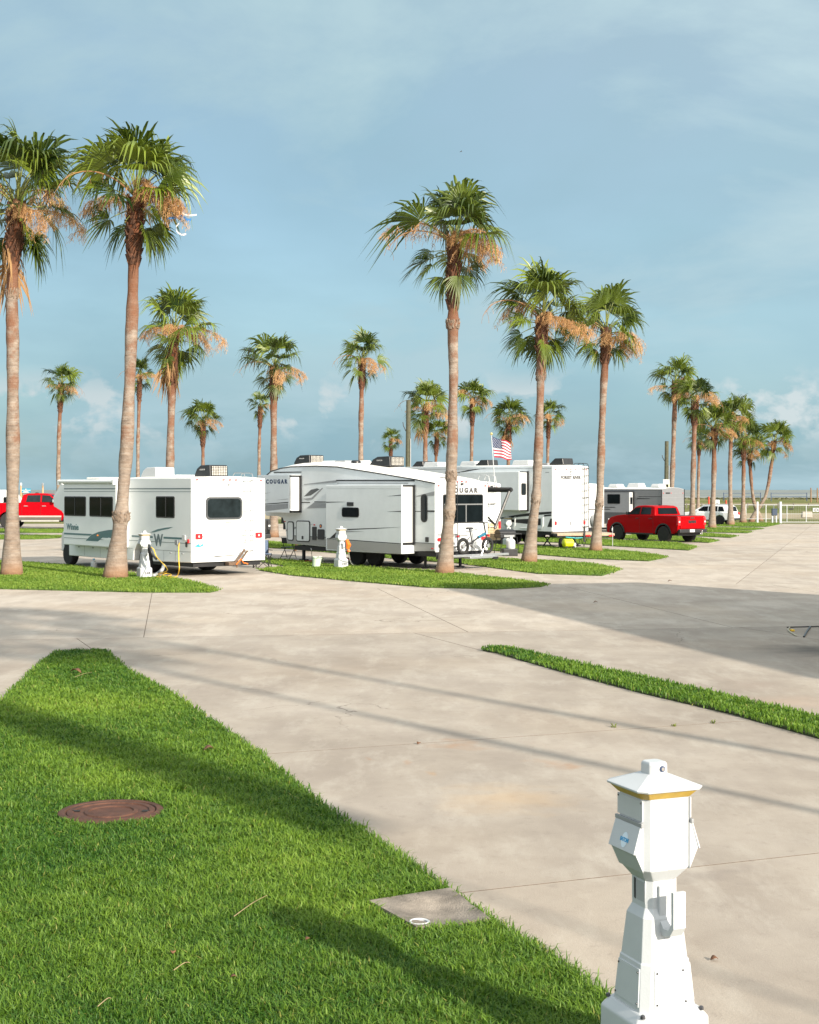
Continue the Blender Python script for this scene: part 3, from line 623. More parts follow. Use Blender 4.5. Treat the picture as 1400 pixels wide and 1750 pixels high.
def palm(label, base, mid, top, Y, rbase=.27, r=.175, sc=1.18, nf=34, nfl=5, seed=0, boot=1.5, skirt=0, tilt=8, collars=(), group=None, name='palm_tree', facing=-90):
    """base/mid/top: trunk axis as points in the photo at depth Y; the trunk is real geometry standing there"""
    rg = random.Random(seed)
    P0 = at(*base, Y); P0.z = .0; root = empty(name, P0, 0, label, 'palm tree', group)
    top = (top[0], top[1]-(3+150/Y)); ctrl = [Vector((0, 0, 0))]+[at(*m, Y)-P0 for m in mid]+[at(*top, Y)-P0]
    return palm_at(root, ctrl, rbase, r, sc, nf, nfl, rg, boot, skirt, tilt, collars, facing)
def palm_at(root, ctrl, rbase, r, sc, nf, nfl, rg, boot, skirt, tilt, collars, facing):
    Ht = ctrl[-1].z; n = max(30, int(Ht*5)); path = []
    for i in range(n+1):
        z = Ht*i/n; k = 0
        while k < len(ctrl)-2 and ctrl[k+1].z < z: k += 1
        pm = ctrl[max(k-1, 0)]; a = ctrl[k]; c = ctrl[k+1]; d = ctrl[min(k+2, len(ctrl)-1)]; t = (z-a.z)/max(1e-6, c.z-a.z)
        cr = lambda q0, q1, q2, q3: .5*((2*q1)+(-q0+q2)*t+(2*q0-5*q1+4*q2-q3)*t*t+(-q0+3*q1-3*q2+q3)*t**3)
        path.append(Vector((cr(pm.x, a.x, c.x, d.x) if len(ctrl) > 2 else a.x+(c.x-a.x)*t, (a.y+(c.y-a.y)*t)+rg.uniform(-.004, .004), z)))
    rad = []
    for i, p in enumerate(path):
        z = p.z; q = r+(rbase-r)*math.exp(-(z/.85)**1.3)*1.0+.018*math.sin(z*1.9+rg.random()*.6)+rg.uniform(-.007, .007)
        if z < .25: q += .03*(1-z/.25)*rg.uniform(.6, 1.2)
        q *= 1-.18*(z/Ht)
        for cz, cw in collars: q += cw*math.exp(-((z-cz)/.16)**2)
        if z > Ht-boot: q += .05*min(1, (z-Ht+boot)/.4)
        rad.append(q)
    b = MB(); b.rings([[(p.x+q*math.cos(2*math.pi*k/14)*(1+.05*math.sin(3*k+i*.7)), p.y+q*math.sin(2*math.pi*k/14)*(1+.05*math.cos(2*k+i*.9)), p.z) for k in range(14)] for i, (p, q) in enumerate(zip(path, rad))])
    tr = b.build('trunk', trunkm, root, smooth='all')
    co = np.empty(len(tr.data.vertices)*3, np.float32); tr.data.vertices.foreach_get('co', co); z = co[2::3]
    zb = Ht-boot; age = np.where(z < zb-.9, .72*z/max(.1, zb-.9), .72+.28*(z-zb+.9)/(boot+.9)); a = tr.data.attributes.new('age', 'FLOAT', 'POINT'); a.data.foreach_set('value', age.astype(np.float32))
    b = MB(); i0 = int(n*(Ht-boot)/Ht); boots(b, rg, path, rad, i0, int(30+boot*26))
    tag(b.build('leaf_boots', bootm, root), kind='stuff'); b = MB()
    for cz, cw in collars: i = int(n*cz/Ht); collar(b, rg, path[i], rad[i]-.01)
    if collars: tag(b.build('torn_bark', tornm, root), kind='stuff')
    else: b.b.free()
    top = path[-1]; T = Matrix.Translation(top) @ Matrix.Rotation(R(tilt), 4, 'Y')
    nf = int(nf*.88)
    for k in range(nf):
        u = (k+.5)/nf; el = (88-52*(u/.5) if u < .5 else 36-44*((u-.5)/.16) if u < .66 else -8-44*((u-.66)/.34))+rg.uniform(-18, 18); az = k*2.39996+rg.uniform(-.6, .6)
        if u > .6 and math.sin(az) < -.45 and rg.random() < .8: continue
        cand = sorted(FROND, key=lambda q: abs(q[0]-el))[:6]; e0, me = rg.choice(cand)
        s = sc*rg.uniform(.78, 1.12)*(1.06 if u < .45 else .86)
        link('frond', me, root, T @ Matrix.Translation((0, 0, (.16-.5*u)*sc)) @ Matrix.Rotation(az, 4, 'Z') @ Matrix.Rotation(R(-(el-e0)), 4, 'Y') @ Matrix.Diagonal((s, s*rg.uniform(.85, 1.1), s, 1)))
    for k in range(skirt):
        az = rg.uniform(0, 6.28); s = sc*rg.uniform(.8, 1.0)
        link('dead_frond', rg.choice(DEAD), root, T @ Matrix.Translation((0, 0, -.35-.5*rg.random())) @ Matrix.Rotation(az, 4, 'Z') @ Matrix.Diagonal((s, s, s, 1)))
    for k in range(nfl-(nfl > 4)):
        az = R((facing+(0, 85, 60, 105, -90, 25, 150)[k % 7])+rg.uniform(-40, 40)); me = (FLOWER[(3, 5)[k % 2]] if k % 7 in (0, 5) else FLOWER[(0, 1, 2, 4)[rg.randrange(4)]]); s = sc*(rg.uniform(.55, .88) if k % 7 in (0, 5) else rg.uniform(.72, 1.05))
        link('flower_stalk', me, root, T @ Matrix.Translation((0, 0, rg.uniform(-.45, .3))) @ Matrix.Rotation(R(rg.uniform(-14, 14)), 4, 'X') @ Matrix.Rotation(az, 4, 'Z') @ Matrix.Diagonal((s, s, s, 1)))
    for k in range(1 if nfl > 2 else 0):
        link('bare_stalk', rg.choice(BARE), root, T @ Matrix.Rotation(R(rg.choice((185, 170, 10, 200))+rg.uniform(-15, 15)), 4, 'Z') @ Matrix.Diagonal((sc, sc, sc, 1)))
    return root
ROWG = 'palms along the grass strips'
def Yof(py): return FP*CH/(py-HY)
PALMS = [
 ('tall palm at the left edge of the lawn with a swollen grey trunk', (20, 985), [(22, 800), (22, 600), (21, 490)], (29, 358), Yof(985), dict(rbase=.33, r=.20, sc=1.34, nf=46, nfl=6, boot=1.7, skirt=3, collars=((8.55, .05),))),
 ('palm with a thick bark collar standing in front of the cream motorhome', (197, 990), [(207, 885), (217, 760), (225, 560), (229, 430)], (232, 345), Yof(990), dict(rbase=.36, r=.19, sc=1.24, nf=40, nfl=6, boot=2.0, collars=((1.85, .075),))),
 ('tall palm on the strip beside the back corner of the grey fifth wheel trailer', (760, 982), [(770, 850), (775, 650), (774, 540)], (777, 425), Yof(982), dict(rbase=.275, r=.165, sc=1.22, nf=34, nfl=7, boot=1.9, collars=((2.0, .035), (7.75, .07), (3.1, .03)))),
 ('palm on the strip right of the grill with a ring of torn bark high up', (904, 963), [(917, 840), (924, 650)], (926, 552), Yof(963), dict(rbase=.27, r=.165, sc=1.2, nf=44, nfl=6, boot=1.2, collars=((2.35, .05), (6.7, .05)))),
 ('palm on the strip in front of the utility trailer wheel', (1018, 943), [(1025, 850), (1030, 700)], (1036, 572), Yof(943), dict(rbase=.25, r=.165, sc=1.15, nf=36, nfl=6, boot=1.3, collars=((2.1, .045),))),
 ('palm with a shaggy brown neck rising behind the white roof air conditioner', (291, 931), [(291, 780)], (297, 578), 67, dict(rbase=.26, r=.20, sc=1.3, nf=40, nfl=7, boot=2.4, skirt=6)),
 ('palm rising behind the front end of the cream motorhome', (101, 889), [(100, 800), (102, 720)], (105, 662), 121, dict(r=.19, sc=1.12, nf=34, nfl=6, boot=2.3)),
 ('thin palm half hidden by the trunk with the bark collar', (236, 884), [(236, 760)], (239, 648), 134, dict(r=.18, sc=1.1, nf=34, nfl=4, boot=2.3)),
 ('short palm rising behind the black air conditioner of the cream motorhome', (348, 886), [(347, 780)], (347, 724), 129, dict(r=.18, sc=1.14, nf=34, nfl=5, boot=2.4)),
 ('small slim palm left of the thicker trunk in the gap between the two nearest campers', (443, 878), [(443, 780)], (445, 699), 152, dict(r=.19, sc=1.0, nf=30, nfl=2, boot=2.4)),
 ('palm with bright green fan leaves rising over the nose of the fifth wheel trailer', (468, 918), [(468, 790), (468, 690)], (469, 634), 78, dict(r=.20, sc=1.16, nf=34, nfl=4, boot=1.7)),
 ('palm with a peach flower bunch above the middle of the fifth wheel roof', (617, 907), [(617, 740)], (619, 622), 90, dict(r=.175, sc=1.12, nf=30, nfl=4, boot=1.8)),
 ('smallest palm just left of the wooden utility pole', (668, 871), [(668, 800)], (668, 757), 186, dict(r=.19, sc=1.02, nf=32, nfl=5, boot=2.5)),
 ('palm with peach flowers just right of the wooden utility pole', (727, 900), [(727, 790)], (727, 702), 100, dict(r=.185, sc=1.16, nf=40, nfl=6, boot=1.8, skirt=2)),
 ('small palm tucked left of the tallest central trunk', (746, 879), [(745, 790)], (747, 748), 150, dict(r=.18, sc=1.1, nf=34, nfl=4, boot=2.2)),
 ('slim palm rising between the tallest central trunk and the flag', (806, 886), [(806, 780)], (808, 688), 127, dict(r=.18, sc=1.16, nf=38, nfl=6, boot=2.3)),
 ('palm with a drooping skirt of dead leaves right behind the flag', (869, 885), [(869, 800)], (870, 722), 127, dict(r=.18, sc=1.2, nf=44, nfl=7, boot=2.6, skirt=10)),
 ('palm mostly hidden behind the trunk with the torn bark ring', (936, 878), [(936, 790)], (938, 716), 148, dict(r=.18, sc=1.1, nf=38, nfl=5, boot=2.3)),
 ('palm rising behind the cab of the red pickup truck', (1146, 906), [(1148, 850), (1152, 730)], (1154, 660), 93, dict(r=.17, sc=1.12, nf=32, nfl=6, boot=1.2)),
 ('palm rising behind the bed of the red pickup truck', (1183, 908), [(1185, 800)], (1188, 690), 90, dict(r=.17, sc=1.0, nf=36, nfl=6, boot=1.6)),
 ('slim palm right behind the trunk that rises over the pickup bed', (1193, 880), [(1194, 810)], (1195, 757), 147, dict(r=.16, sc=1.0, nf=32, nfl=4, boot=1.6)),
 ('palm crossing in front of the middle of the white sport utility car', (1217, 903), [(1220, 820)], (1221, 738), Yof(903), dict(r=.175, sc=1.05, nf=36, nfl=4, boot=1.2)),
 ('palm crossing in front of the tail of the white sport utility car', (1249, 898), [(1248, 800)], (1250, 722), Yof(898), dict(r=.165, sc=1.12, nf=42, nfl=4, boot=1.0, tilt=16)),
 ('straight palm on grass right of the white sport utility car', (1270, 893.5), [(1271, 800)], (1271, 757), Yof(893.5), dict(r=.16, sc=1.0, nf=36, nfl=6, boot=1.6, tilt=14)),
 ('thin curved palm whose trunk crosses behind the strongly leaning one', (1299, 891), [(1288, 855), (1283, 810)], (1281, 778), 120, dict(r=.15, sc=1.0, nf=32, nfl=4, boot=1.0, tilt=16)),
 ('strongly leaning palm nearest the white gate', (1284, 891.5), [(1308, 849), (1318, 798)], (1323, 760), Yof(891.5), dict(rbase=.24, r=.155, sc=1.05, nf=36, nfl=4, boot=.8, tilt=22)),
]
for i, (lab, ba, mi, tp, Y, kw) in enumerate(PALMS): palm(lab, ba, mi, tp, Y, seed=500+i, group=ROWG, **kw)
# palms beside and behind the camera: only their shadows reach the picture
for i, (x, y, h) in enumerate(((12.3, 2.9, 14.0), (10.9, 1.64, 12.3))):
    rt = empty('palm_tree', (x, y, 0), 0, ('palm beside the building outside the right edge', 'palm right of the near power pedestal', 'palm behind the near power pedestal')[i], 'palm tree', ROWG)
    palm_at(rt, [Vector((0, 0, 0)), Vector((.1, 0, h/2)), Vector((.2, 0, h))], .16, .095, 1.15, 30, 4, random.Random(900+i), 1.4, 0, 8, (), -90)

# ------------------------------------------------------------------ campers
def rv_body(root, T, B, W, crown=.06, side=white_rv, roof=roof_white, name='body', bevel=.025):
    """T: roof line (y,z) rear to front; B: floor line front to rear; crowned roof across"""
    b = MB(); xs = [-W/2, -W/4, 0, W/4, W/2]; cz = [0, .75*crown, crown, .75*crown, 0]
    G = [[b.v((x, y, z+c)) for x, c in zip(xs, cz)] for y, z in T]
    Bl = [b.v((-W/2, y, z)) for y, z in B]; Br = [b.v((W/2, y, z)) for y, z in B]
    b.mi = 1
    for a, c in zip(G, G[1:]):
        for i in range(4): b.f((a[i], a[i+1], c[i+1], c[i]))
    b.mi = 0
    b.f([g[0] for g in G]+Bl); b.f(([g[4] for g in G]+Br)[::-1])
    for i in range(len(B)-1): b.f((Bl[i], Br[i], Br[i+1], Bl[i+1]))
    b.f(G[0]+[Br[-1], Bl[-1]]); b.f(G[-1][::-1]+[Bl[0], Br[0]])
    return b.build(name, [side, roof], root, bevel=bevel)
def window(root, fr, u0, u1, v0, v1, r=.06, fw=.035, m=black_trim, gm=glass, split=None, t=.02):
    f = panel('window', fr, rr(u0, u1, v0, v1, r), t, m, root, t0=-.005)
    MB().plate(fr, rr(min(u0, u1)+fw, max(u0, u1)-fw, v0+fw, v1-fw, max(.01, r-fw*.6)), t-.004, t+.003).build('pane', gm, f)
    if split is not None: MB().plate(fr, [(split-.018, v0+.01), (split+.018, v0+.01), (split+.018, v1-.01), (split-.018, v1-.01)], t, t+.012).build('mullion', m, f)
    return f
def ladder(root, x0, x1, y, z0, z1, m, rungs=6, hoop=.18, r=.014):
    l = MB()
    for x in (x0, x1): l.tube([(x, y-.10, z0), (x, y-.12, z0+.05), (x, y-.12, z1), (x, y-.06, z1+hoop*.8), (x, y+.10, z1+hoop), (x, y+.45, z1+hoop), (x, y+.55, z1+hoop*.4)], r, 6)
    for x in (x0, x1):
        for k in range(3): z = z0+.1+(z1-z0-.2)*k/2; l.tube([(x, y-.12, z), (x, y+.01, z)], r*.9, 5)
    o = l.build('ladder', m, root, smooth=True)
    for k in range(rungs): z = z0+.12+(z1-z0-.2)*k/(rungs-1); MB().tube([(x0, y-.12, z), (x1, y-.12, z)], r, 6).build('rung', m, o)
    return o
def wheel(root, x, y, r, w, rim=rimdark, side=-1, name='wheel', spokes=6):
    t = MB().lathe([(-w/2, r*.62), (-w/2, r*.90), (-w*.38, r*.985), (-w*.2, r), (w*.2, r), (w*.38, r*.985), (w/2, r*.90), (w/2, r*.62)], 28, 'X').build(name, rubber, root, smooth=True, mx=Matrix.Translation((x, y, r)))
    s = side; b = MB(); b.lathe([(s*w*.30, r*.05), (s*w*.30, r*.58), (s*w*.46, r*.64), (s*w*.50, r*.64), (s*w*.47, r*.57)], 24, 'X', cap=False)
    b.lathe([(s*w*.30, r*.17), (s*w*.44, r*.15), (s*w*.46, .01)], 12, 'X', cap=False)
    for k in range(spokes):
        a = 2*math.pi*k/spokes; ca, sa = math.cos(a), math.sin(a)
        b.rings([[(s*w*q, ca*rr_-sa*h, sa*rr_+ca*h) for q, h in ((.33, -r*.07), (.33, r*.07), (.43, r*.05), (.43, -r*.05))] for rr_ in (r*.12, r*.60)])
    b.build('rim', rim, t, smooth=True)
    return t
def ac_unit(root, x, y, z, w, l, h, m, grille, lab=None, name='air_conditioner'):
    """streamlined roof unit: slopes towards the front, grille at the rear"""
    b = MB(); P = [(-l/2, 0), (-l/2+.03, h*.97), (-l/2+.15, h), (l*.12, h*.97), (l*.34, h*.72), (l*.5, h*.18), (l*.5, 0)]
    b.rings([[(sx, p, q) for p, q in P] for sx in (-w/2, w/2)])
    o = b.build(name, m, root, bevel=.03, mx=Matrix.Translation((x, y, z)))
    g = MB(); nx, nz = 9, 6; x0, x1, z0, z1 = -w*.42, w*.42, h*.12, h*.90
    for i in range(nx+1): u = x0+(x1-x0)*i/nx; g.bx((u-.006, -l/2-.022, z0), (u+.006, -l/2-.002, z1))
    for i in range(nz+1): q = z0+(z1-z0)*i/nz; g.bx((x0-.005, -l/2-.020, q-.006), (x1+.005, -l/2-.004, q+.006))
    g.build('grille', grille[1], o)
    MB().bx((x0, -l/2-.012, z0), (x1, -l/2+.01, z1)).build('coil', grille[0], o)
    if lab: text(lab, h*.17, faint, o, 'L', (-w/2-.004, l*.0, h*.6), sx=1.1)
    return o
def lamp_(root, fr, u0, u1, v0, v1, m=redlens, r=.02, t=.03, name='tail_light'): return panel(name, fr, rr(u0, u1, v0, v1, r), t, m, root, t0=-.005)
coil = mat('condenser_fins', (.55, .53, .48), .5, .3, var=.2, scale=20)

# cream motorhome
mh = empty('motorhome', (-5.49, 43.25, 0), R(40), 'older white motorhome with teal swoosh graphics parked nearest at the left', 'motorhome', 'campers parked on the pads')
rv_body(mh, [(0, 2.95), (3.8, 2.97), (7.6, 2.90), (8.55, 2.84), (9.15, 2.35)], [(9.1, 2.02), (8.5, 1.86), (7.95, 1.5), (7.95, .36), (3.52, .36), (3.46, .68), (3.25, .90), (2.55, .90), (2.34, .68), (2.28, .38), (0, .42)], 2.65, .06)
b = MB(); b.rings([[(-.98*k, 7.9, .42), (.98*k, 7.9, .42), (.98*k, 7.9, 1.45), (-.98*k, 7.9, 1.45)] if y_ == 0 else [(-.98*k, y_, .45), (.98*k, y_, .45), (.98*k, y_, zt), (-.98*k, y_, zt)] for k, y_, zt in ((1, 0, 0), (1, 8.5, 1.42), (.97, 9.0, 1.25), (.9, 9.35, 1.12), (.86, 9.5, .9))])
b.build('hood', white, mh, smooth=True, bevel=.05)
MB().bx((-1.0, 8.55, .40), (1.0, 8.95, .95)).build('wheel_well', black_trim, mh)
sl_ = MB().bx((-1.75, 3.85, .76), (-1.30, 7.5, 2.80)).build('slide_out', white_rv, mh, bevel=.025)
MB().bx((-1.78, 3.82, 2.79), (-1.2, 7.53, 2.835)).build('slide_cap', lgrey_rv, sl_, bevel=.012)
MB().tube([(-1.80, 3.85, 2.86), (-1.80, 7.75, 2.88)], .062, 12).build('awning_roll', white_rv, mh, smooth=True)
for y_ in (3.88, 7.7): MB().bx((-1.86, y_-.04, 2.76), (-1.3, y_+.04, 2.92)).build('awning_bracket', white_rv, mh, bevel=.01)
F1, F0, FRr = SIDE(-1.75), SIDE(-1.325), REAR(0)
window(sl_, F1, 5.88, 7.40, 1.73, 2.38, split=6.62); window(sl_, F1, 4.04, 5.61, 1.73, 2.38, split=4.82)
window(mh, F0, .96, 2.06, 1.74, 2.40, split=1.46)
window(mh, FRr, -.83, .46, 1.70, 2.38, r=.14, fw=.055, m=mat('dark_grey_rubber', (.05, .055, .06), .5), gm=glass2, t=.03)
for fr, y0, y1 in ((F1, 3.9, 7.45), (F0, .02, 3.78)):
    decal(fr, [[(y0, 2.615), (y1, 2.615), (y1, 2.65), (y0, 2.65)], [(y0, 2.535), (y1, 2.535), (y1, 2.55), (y0, 2.55)], [(y0, .985), (y1, .985), (y1, 1.002), (y0, 1.002)]], tealdk, mh)
decal(F1, [[(7.45, 1.10), (5.6, 1.10), (5.45, 1.16), (7.45, 1.16)]], teal, mh)
decal(F1, [[(5.9, .93), (5.05, .93), (4.75, 1.06), (4.0, 1.05), (3.9, 1.12), (3.9, 1.34), (4.4, 1.31), (5.0, 1.24), (5.5, 1.13)]], teal, mh, 'swoosh')
decal(F1, [[(4.75, 1.0), (4.3, 1.07), (3.95, 1.0), (4.3, .965)]], white_rv, mh, 'swoosh', t=.008)
decal(F0, [[(.35, 1.10), (1.62, 1.10), (1.62, 1.16), (.35, 1.16)], [(2.28, 1.10), (3.6, 1.10), (3.6, 1.16), (2.28, 1.16)]], teal, mh)
decal(F0, [[(1.05, 1.47), (1.5, 1.44), (2.0, 1.38), (2.45, 1.27), (2.2, 1.28), (1.7, 1.36), (1.3, 1.41)], [(2.35, .96), (3.1, .96), (2.9, 1.1), (2.55, 1.22)]], teal, mh, 'swoosh')
text('Winnie', .29, teal, mh, 'L', (-1.754, 6.82, 1.36), bold=.007); text('W', .50, tealdk, mh, 'L', (-1.33, 1.93, 1.03), bold=.018)
decal(F0, [[(0.02, .735), (2.26, .735), (2.26, .75), (.02, .75)], [(3.54, .735), (7.9, .735), (7.9, .75), (3.54, .75)]]+[[(y_, .40), (y_+.012, .40), (y_+.012, .74), (y_, .74)] for y_ in (.9, 1.6, 4.6, 5.7, 6.8)], greyp, mh, 'skirt_seam', t=.003)
for y_ in (.5, 1.2, 4.2, 5.2, 6.2, 7.2): panel('latch', F0, rr(y_-.03, y_+.03, .66, .70, .01), .02, greyp, mh)
panel('socket', F0, rr(.72, .88, .93, 1.08, .03), .05, greyp, mh); panel('hatch', F0, rr(.22, .30, .88, 1.04, .03), .03, black_pl, mh); panel('water_inlet', F0, rr(.32, .50, 1.08, 1.24, .03), .03, white, mh)
lamp_(mh, F0, .12, .2, 1.0, 1.12); lamp_(mh, F1, 5.02, 5.1, 1.10, 1.15, amber)
decal(FRr, [[(-1.3, 2.835), (1.3, 2.835), (1.3, 2.845), (-1.3, 2.845)], [(-1.25, 2.63), (1.25, 2.62), (1.25, 2.638), (-1.25, 2.648)], [(-1.25, 2.545), (1.25, 2.535), (1.25, 2.545), (-1.25, 2.555)]], faint, mh)
decal(FRr, [[(-.94, 1.17), (.9, 1.17), (.9, 1.215), (-.94, 1.215)]], mat('pale_teal_line', (.33, .37, .37), .5), mh); decal(FRr, [[(-1.25, 1.07), (1.2, 1.07), (1.2, 1.085), (-1.25, 1.085)], [(-1.25, .72), (1.25, .72), (1.25, .728), (-1.25, .728)]], greyp, mh)
decal(FRr, [[(-.7, .555), (.3, .60), (.3, .62), (-.45, .60), (-.7, .575)]], darkp, mh, 'crease')
for x0 in (-1.19, .955): lamp_(mh, FRr, x0, x0+.235, 1.12, 1.285); panel('reverse_lens', FRr, rr(x0+.09, x0+.14, 1.17, 1.23, .01), .036, white, mh)
for x0 in (-1.18, -.25, -.02, .2, 1.12): lamp_(mh, FRr, x0, x0+.09, 2.885, 2.92, r=.012, name='marker_light')
panel('rear_camera', FRr, rr(-.06, .02, 2.74, 2.80, .02), .05, greyp, mh)
text('WINNEBAGO', .105, faint, mh, 'R', (-.07, -.004, 2.585), space=1.25); decal(FRr, [[(-1.2, 1.50), (-1.0, 1.53), (-.8, 1.50), (-1.0, 1.515)], [(-1.1, 1.46), (-.95, 1.58), (-.93, 1.58), (-1.07, 1.46)]], faint, mh, 'script')
panel('warning_label', FRr, rr(-.14, .1, 1.60, 1.625, 0), .004, mat('red_print', (.6, .12, .08), .5), mh)
st = panel('sticker', FRr, rr(-1.235, -.91, .83, 1.0, .01), .004, white, mh); decal(FRr, [[(-1.22, .90), (-1.08, .98), (-1.03, .92), (-.92, .985), (-.92, .91), (-1.06, .88)]], bluep, st, 'print', .006); decal(FRr, [[(-1.2, .85), (-.94, .85), (-.94, .865), (-1.2, .865)]], darkp, st, 'print', .006)
ladder(mh, .50, .79, 0, .62, 2.98, alu, 8, .14)
tb = MB(); tb.tube([(.05, -.15, .30), (.42, -.22, .78)], .032, 6).tube([(.15, -.18, .25), (.52, -.22, .74)], .03, 6).box((.08, -.1, .36), (.42, .22, .10)).build('tow_bar', mat('rusty_brown', (.11, .07, .045), .7, var=.4, scale=18), mh)
MB().tube([(.1, -.24, .33), (.25, -.28, .5), (.35, -.26, .38), (.5, -.28, .34)], .018, 6).build('strap', orange, mh, smooth=True)
MB().bx((-1.2, .1, .28), (1.2, 3, .42)).build('chassis', steel_black, mh)
for sx in (-1, 1): wheel(mh, sx*1.02, 2.9, .40, .46, alu, sx); wheel(mh, sx*.92, 8.6, .38, .26, alu, sx)
MB().bx((-.5, 7.3, 2.96), (.5, 8.3, 3.03)).build('roof_pod', roof_white, mh, bevel=.05)
ac_unit(mh, .15, 1.25, 3.0, .66, .92, .37, black_pl, (coil, steel_black), 'FURRION'); ac_unit(mh, .1, 4.45, 3.0, .70, 1.0, .34, white, (greyp, white))
MB().box((-.2, 2.6, 3.03), (.9, 1.1, .08), taper=.8).build('roof_hatch', roof_white, mh, bevel=.02)

# grey and white fifth wheel trailer
cg = empty('fifth_wheel_trailer', (1.72, 46.8, 0), R(42), 'grey fifth wheel trailer with sloping rear roof and open slide outs, bicycle at its back', 'camper', 'campers parked on the pads')
rv_body(cg, [(0, 2.82), (.9, 2.945), (3.0, 3.19), (5.0, 3.415), (6.2, 3.46), (7.7, 3.45), (8.3, 3.40), (8.9, 3.29), (9.35, 3.08), (9.65, 2.6), (9.6, 2.0)], [(9.2, 1.63), (8.55, 1.63), (8.2, 1.58), (8.05, 1.35), (7.92, .64), (5.6, .58), (4.62, .55), (4.5, .78), (4.2, .96), (3.2, .96), (2.95, .78), (2.85, .55), (0, .61)], 2.4, .17, lgrey_rv)
FS, FL, FB = SIDE(-1.2), SIDE(-1.74), REAR(0)
trim = MB(); tl_ = [(0, 2.805), (.9, 2.93), (3.0, 3.175), (5.0, 3.40), (6.2, 3.445), (7.7, 3.435), (8.3, 3.385), (8.9, 3.275), (9.3, 3.07)]
trim.tube([(-1.205, y_, z_) for y_, z_ in tl_], .022, 6); trim.tube([(1.205, y_, z_) for y_, z_ in tl_], .022, 6); trim.build('roof_trim', black_trim, cg, smooth=True)
rear_ = MB().plate(FB, [(-1.19, .58), (1.19, .58), (1.19, 2.80), (.6, 2.93), (0, 2.975), (-.6, 2.93), (-1.19, 2.80)], -.01, .012).build('rear_wall', white, cg)
main_s = MB().bx((-1.74, 1.02, .50), (-1.15, 4.98, 2.765)).build('slide_out', lgrey_rv, cg, bevel=.02)
MB().plate(((0, 1.02, 0), (1, 0, 0), (0, 0, 1), (0, -1, 0)), [(-1.715, .84), (-1.22, .84), (-1.22, 2.72), (-1.715, 2.72)], -.005, .006).build('slide_end', white, main_s)
MB().bx((-1.72, 1.035, .50), (-1.2, 4.9, .84)).build('slide_flap', black_trim, main_s)
bed_s = MB().bx((-1.74, 7.11, 1.77), (-1.15, 9.0, 3.14)).build('slide_out', lgrey_rv, cg, bevel=.02)
MB().plate(((0, 7.11, 0), (1, 0, 0), (0, 0, 1), (0, -1, 0)), [(-1.715, 1.92), (-1.24, 1.92), (-1.24, 3.04), (-1.715, 3.04)], -.005, .006).build('slide_end', white, bed_s)
for (y_, z0, z1, par) in ((.985, .80, 2.76, cg), (7.07, 1.78, 3.12, cg)):
    sf = MB(); sf.bx((-1.27, y_-.03, z0), (-1.195, y_+.05, z1)); sf.bx((-1.70, y_-.0, z1-.05), (-1.2, y_+.03, z1)); sf.bx((-1.70, y_-.0, z0), (-1.2, y_+.03, z0+.07)); sf.build('slide_seal', black_trim, par)
decal(SIDE(-1.205), [[(.98, 2.875), (5.05, 2.90), (5.05, 2.945), (.98, 2.92)], [(7.05, 3.22), (8.7, 3.22), (8.7, 3.255), (7.05, 3.255)]], black_trim, cg, 'gutter', .02)
decal(SIDE(-1.205), [[(1.3, 2.80), (5.02, 2.82), (5.02, 2.84), (1.3, 2.83)], [(5.05, 2.86), (6.9, 2.78), (6.9, 2.80), (5.05, 2.94)], [(0.02, 2.42), (.9, 2.37), (.9, 2.40), (.02, 2.55)]], greyp, cg)
decal(SIDE(-1.205), [[(6.9, 2.36), (6.5, 2.40), (6.0, 2.62), (6.15, 2.65), (6.5, 2.60)]], charcoal, cg, 'swoosh'); decal(SIDE(-1.206), [[(7.0, 2.28), (6.45, 2.32), (5.85, 2.67), (5.80, 2.66), (6.4, 2.26), (6.7, 2.22)]], greyp, cg, 'swoosh')
decal(SIDE(-1.205), [[(5.02, 2.15), (6.3, 2.15), (6.3, 2.185), (5.02, 2.185)], [(6.55, 2.13), (7.05, 2.13), (7.05, 2.16), (6.55, 2.16)], [(.02, 1.88), (.98, 1.88), (.98, 1.90), (.35, 1.905), (.35, 1.93), (.02, 1.93)]], black_trim, cg)
decal(SIDE(-1.205), [[(5.02, 1.98), (6.75, 1.93), (6.35, 2.13), (5.02, 2.13)]], greyp, cg, 'swoosh')
decal(FL, [[(7.13, 2.13), (8.95, 2.04), (8.95, 2.07), (7.13, 2.165)], [(8.15, 2.5), (8.95, 2.42), (8.95, 2.44)], [(8.3, 2.24), (8.95, 2.17), (8.95, 2.19)]], black_trim, cg); decal(FL, [[(7.13, 1.93), (8.95, 1.78), (8.95, 2.02), (7.13, 2.11)], [(7.13, 2.26), (8.0, 2.22), (7.13, 2.28)]], greyp, cg, 'swoosh')
decal(FL, [[(4.95, 2.15), (3.85, 2.19), (4.95, 2.185)], [(3.9, 1.22), (3.2, 1.26), (1.1, 1.38), (2.4, 1.30), (3.9, 1.26)], [(1.05, 1.88), (1.75, 1.885), (1.05, 1.91)], [(1.05, 2.41), (1.7, 2.39), (1.05, 2.44)], [(4.9, .90), (1.05, .825), (1.05, .85), (4.9, .925)], [(4.75, .93), (4.4, .94), (4.0, 1.24), (4.3, 1.21)]], black_trim, cg); decal(FL, [[(4.9, .55), (1.05, .51), (1.05, .82), (4.9, .895)]], grey_rv, cg, 'lower_panel'); decal(FL, [[(3.9, 1.15), (2.9, 1.20), (3.9, 1.20)]], greyp, cg)
decal(FL, [[(4.95, 2.66), (1.05, 2.63), (1.05, 2.64), (4.95, 2.67)]], faint, cg)
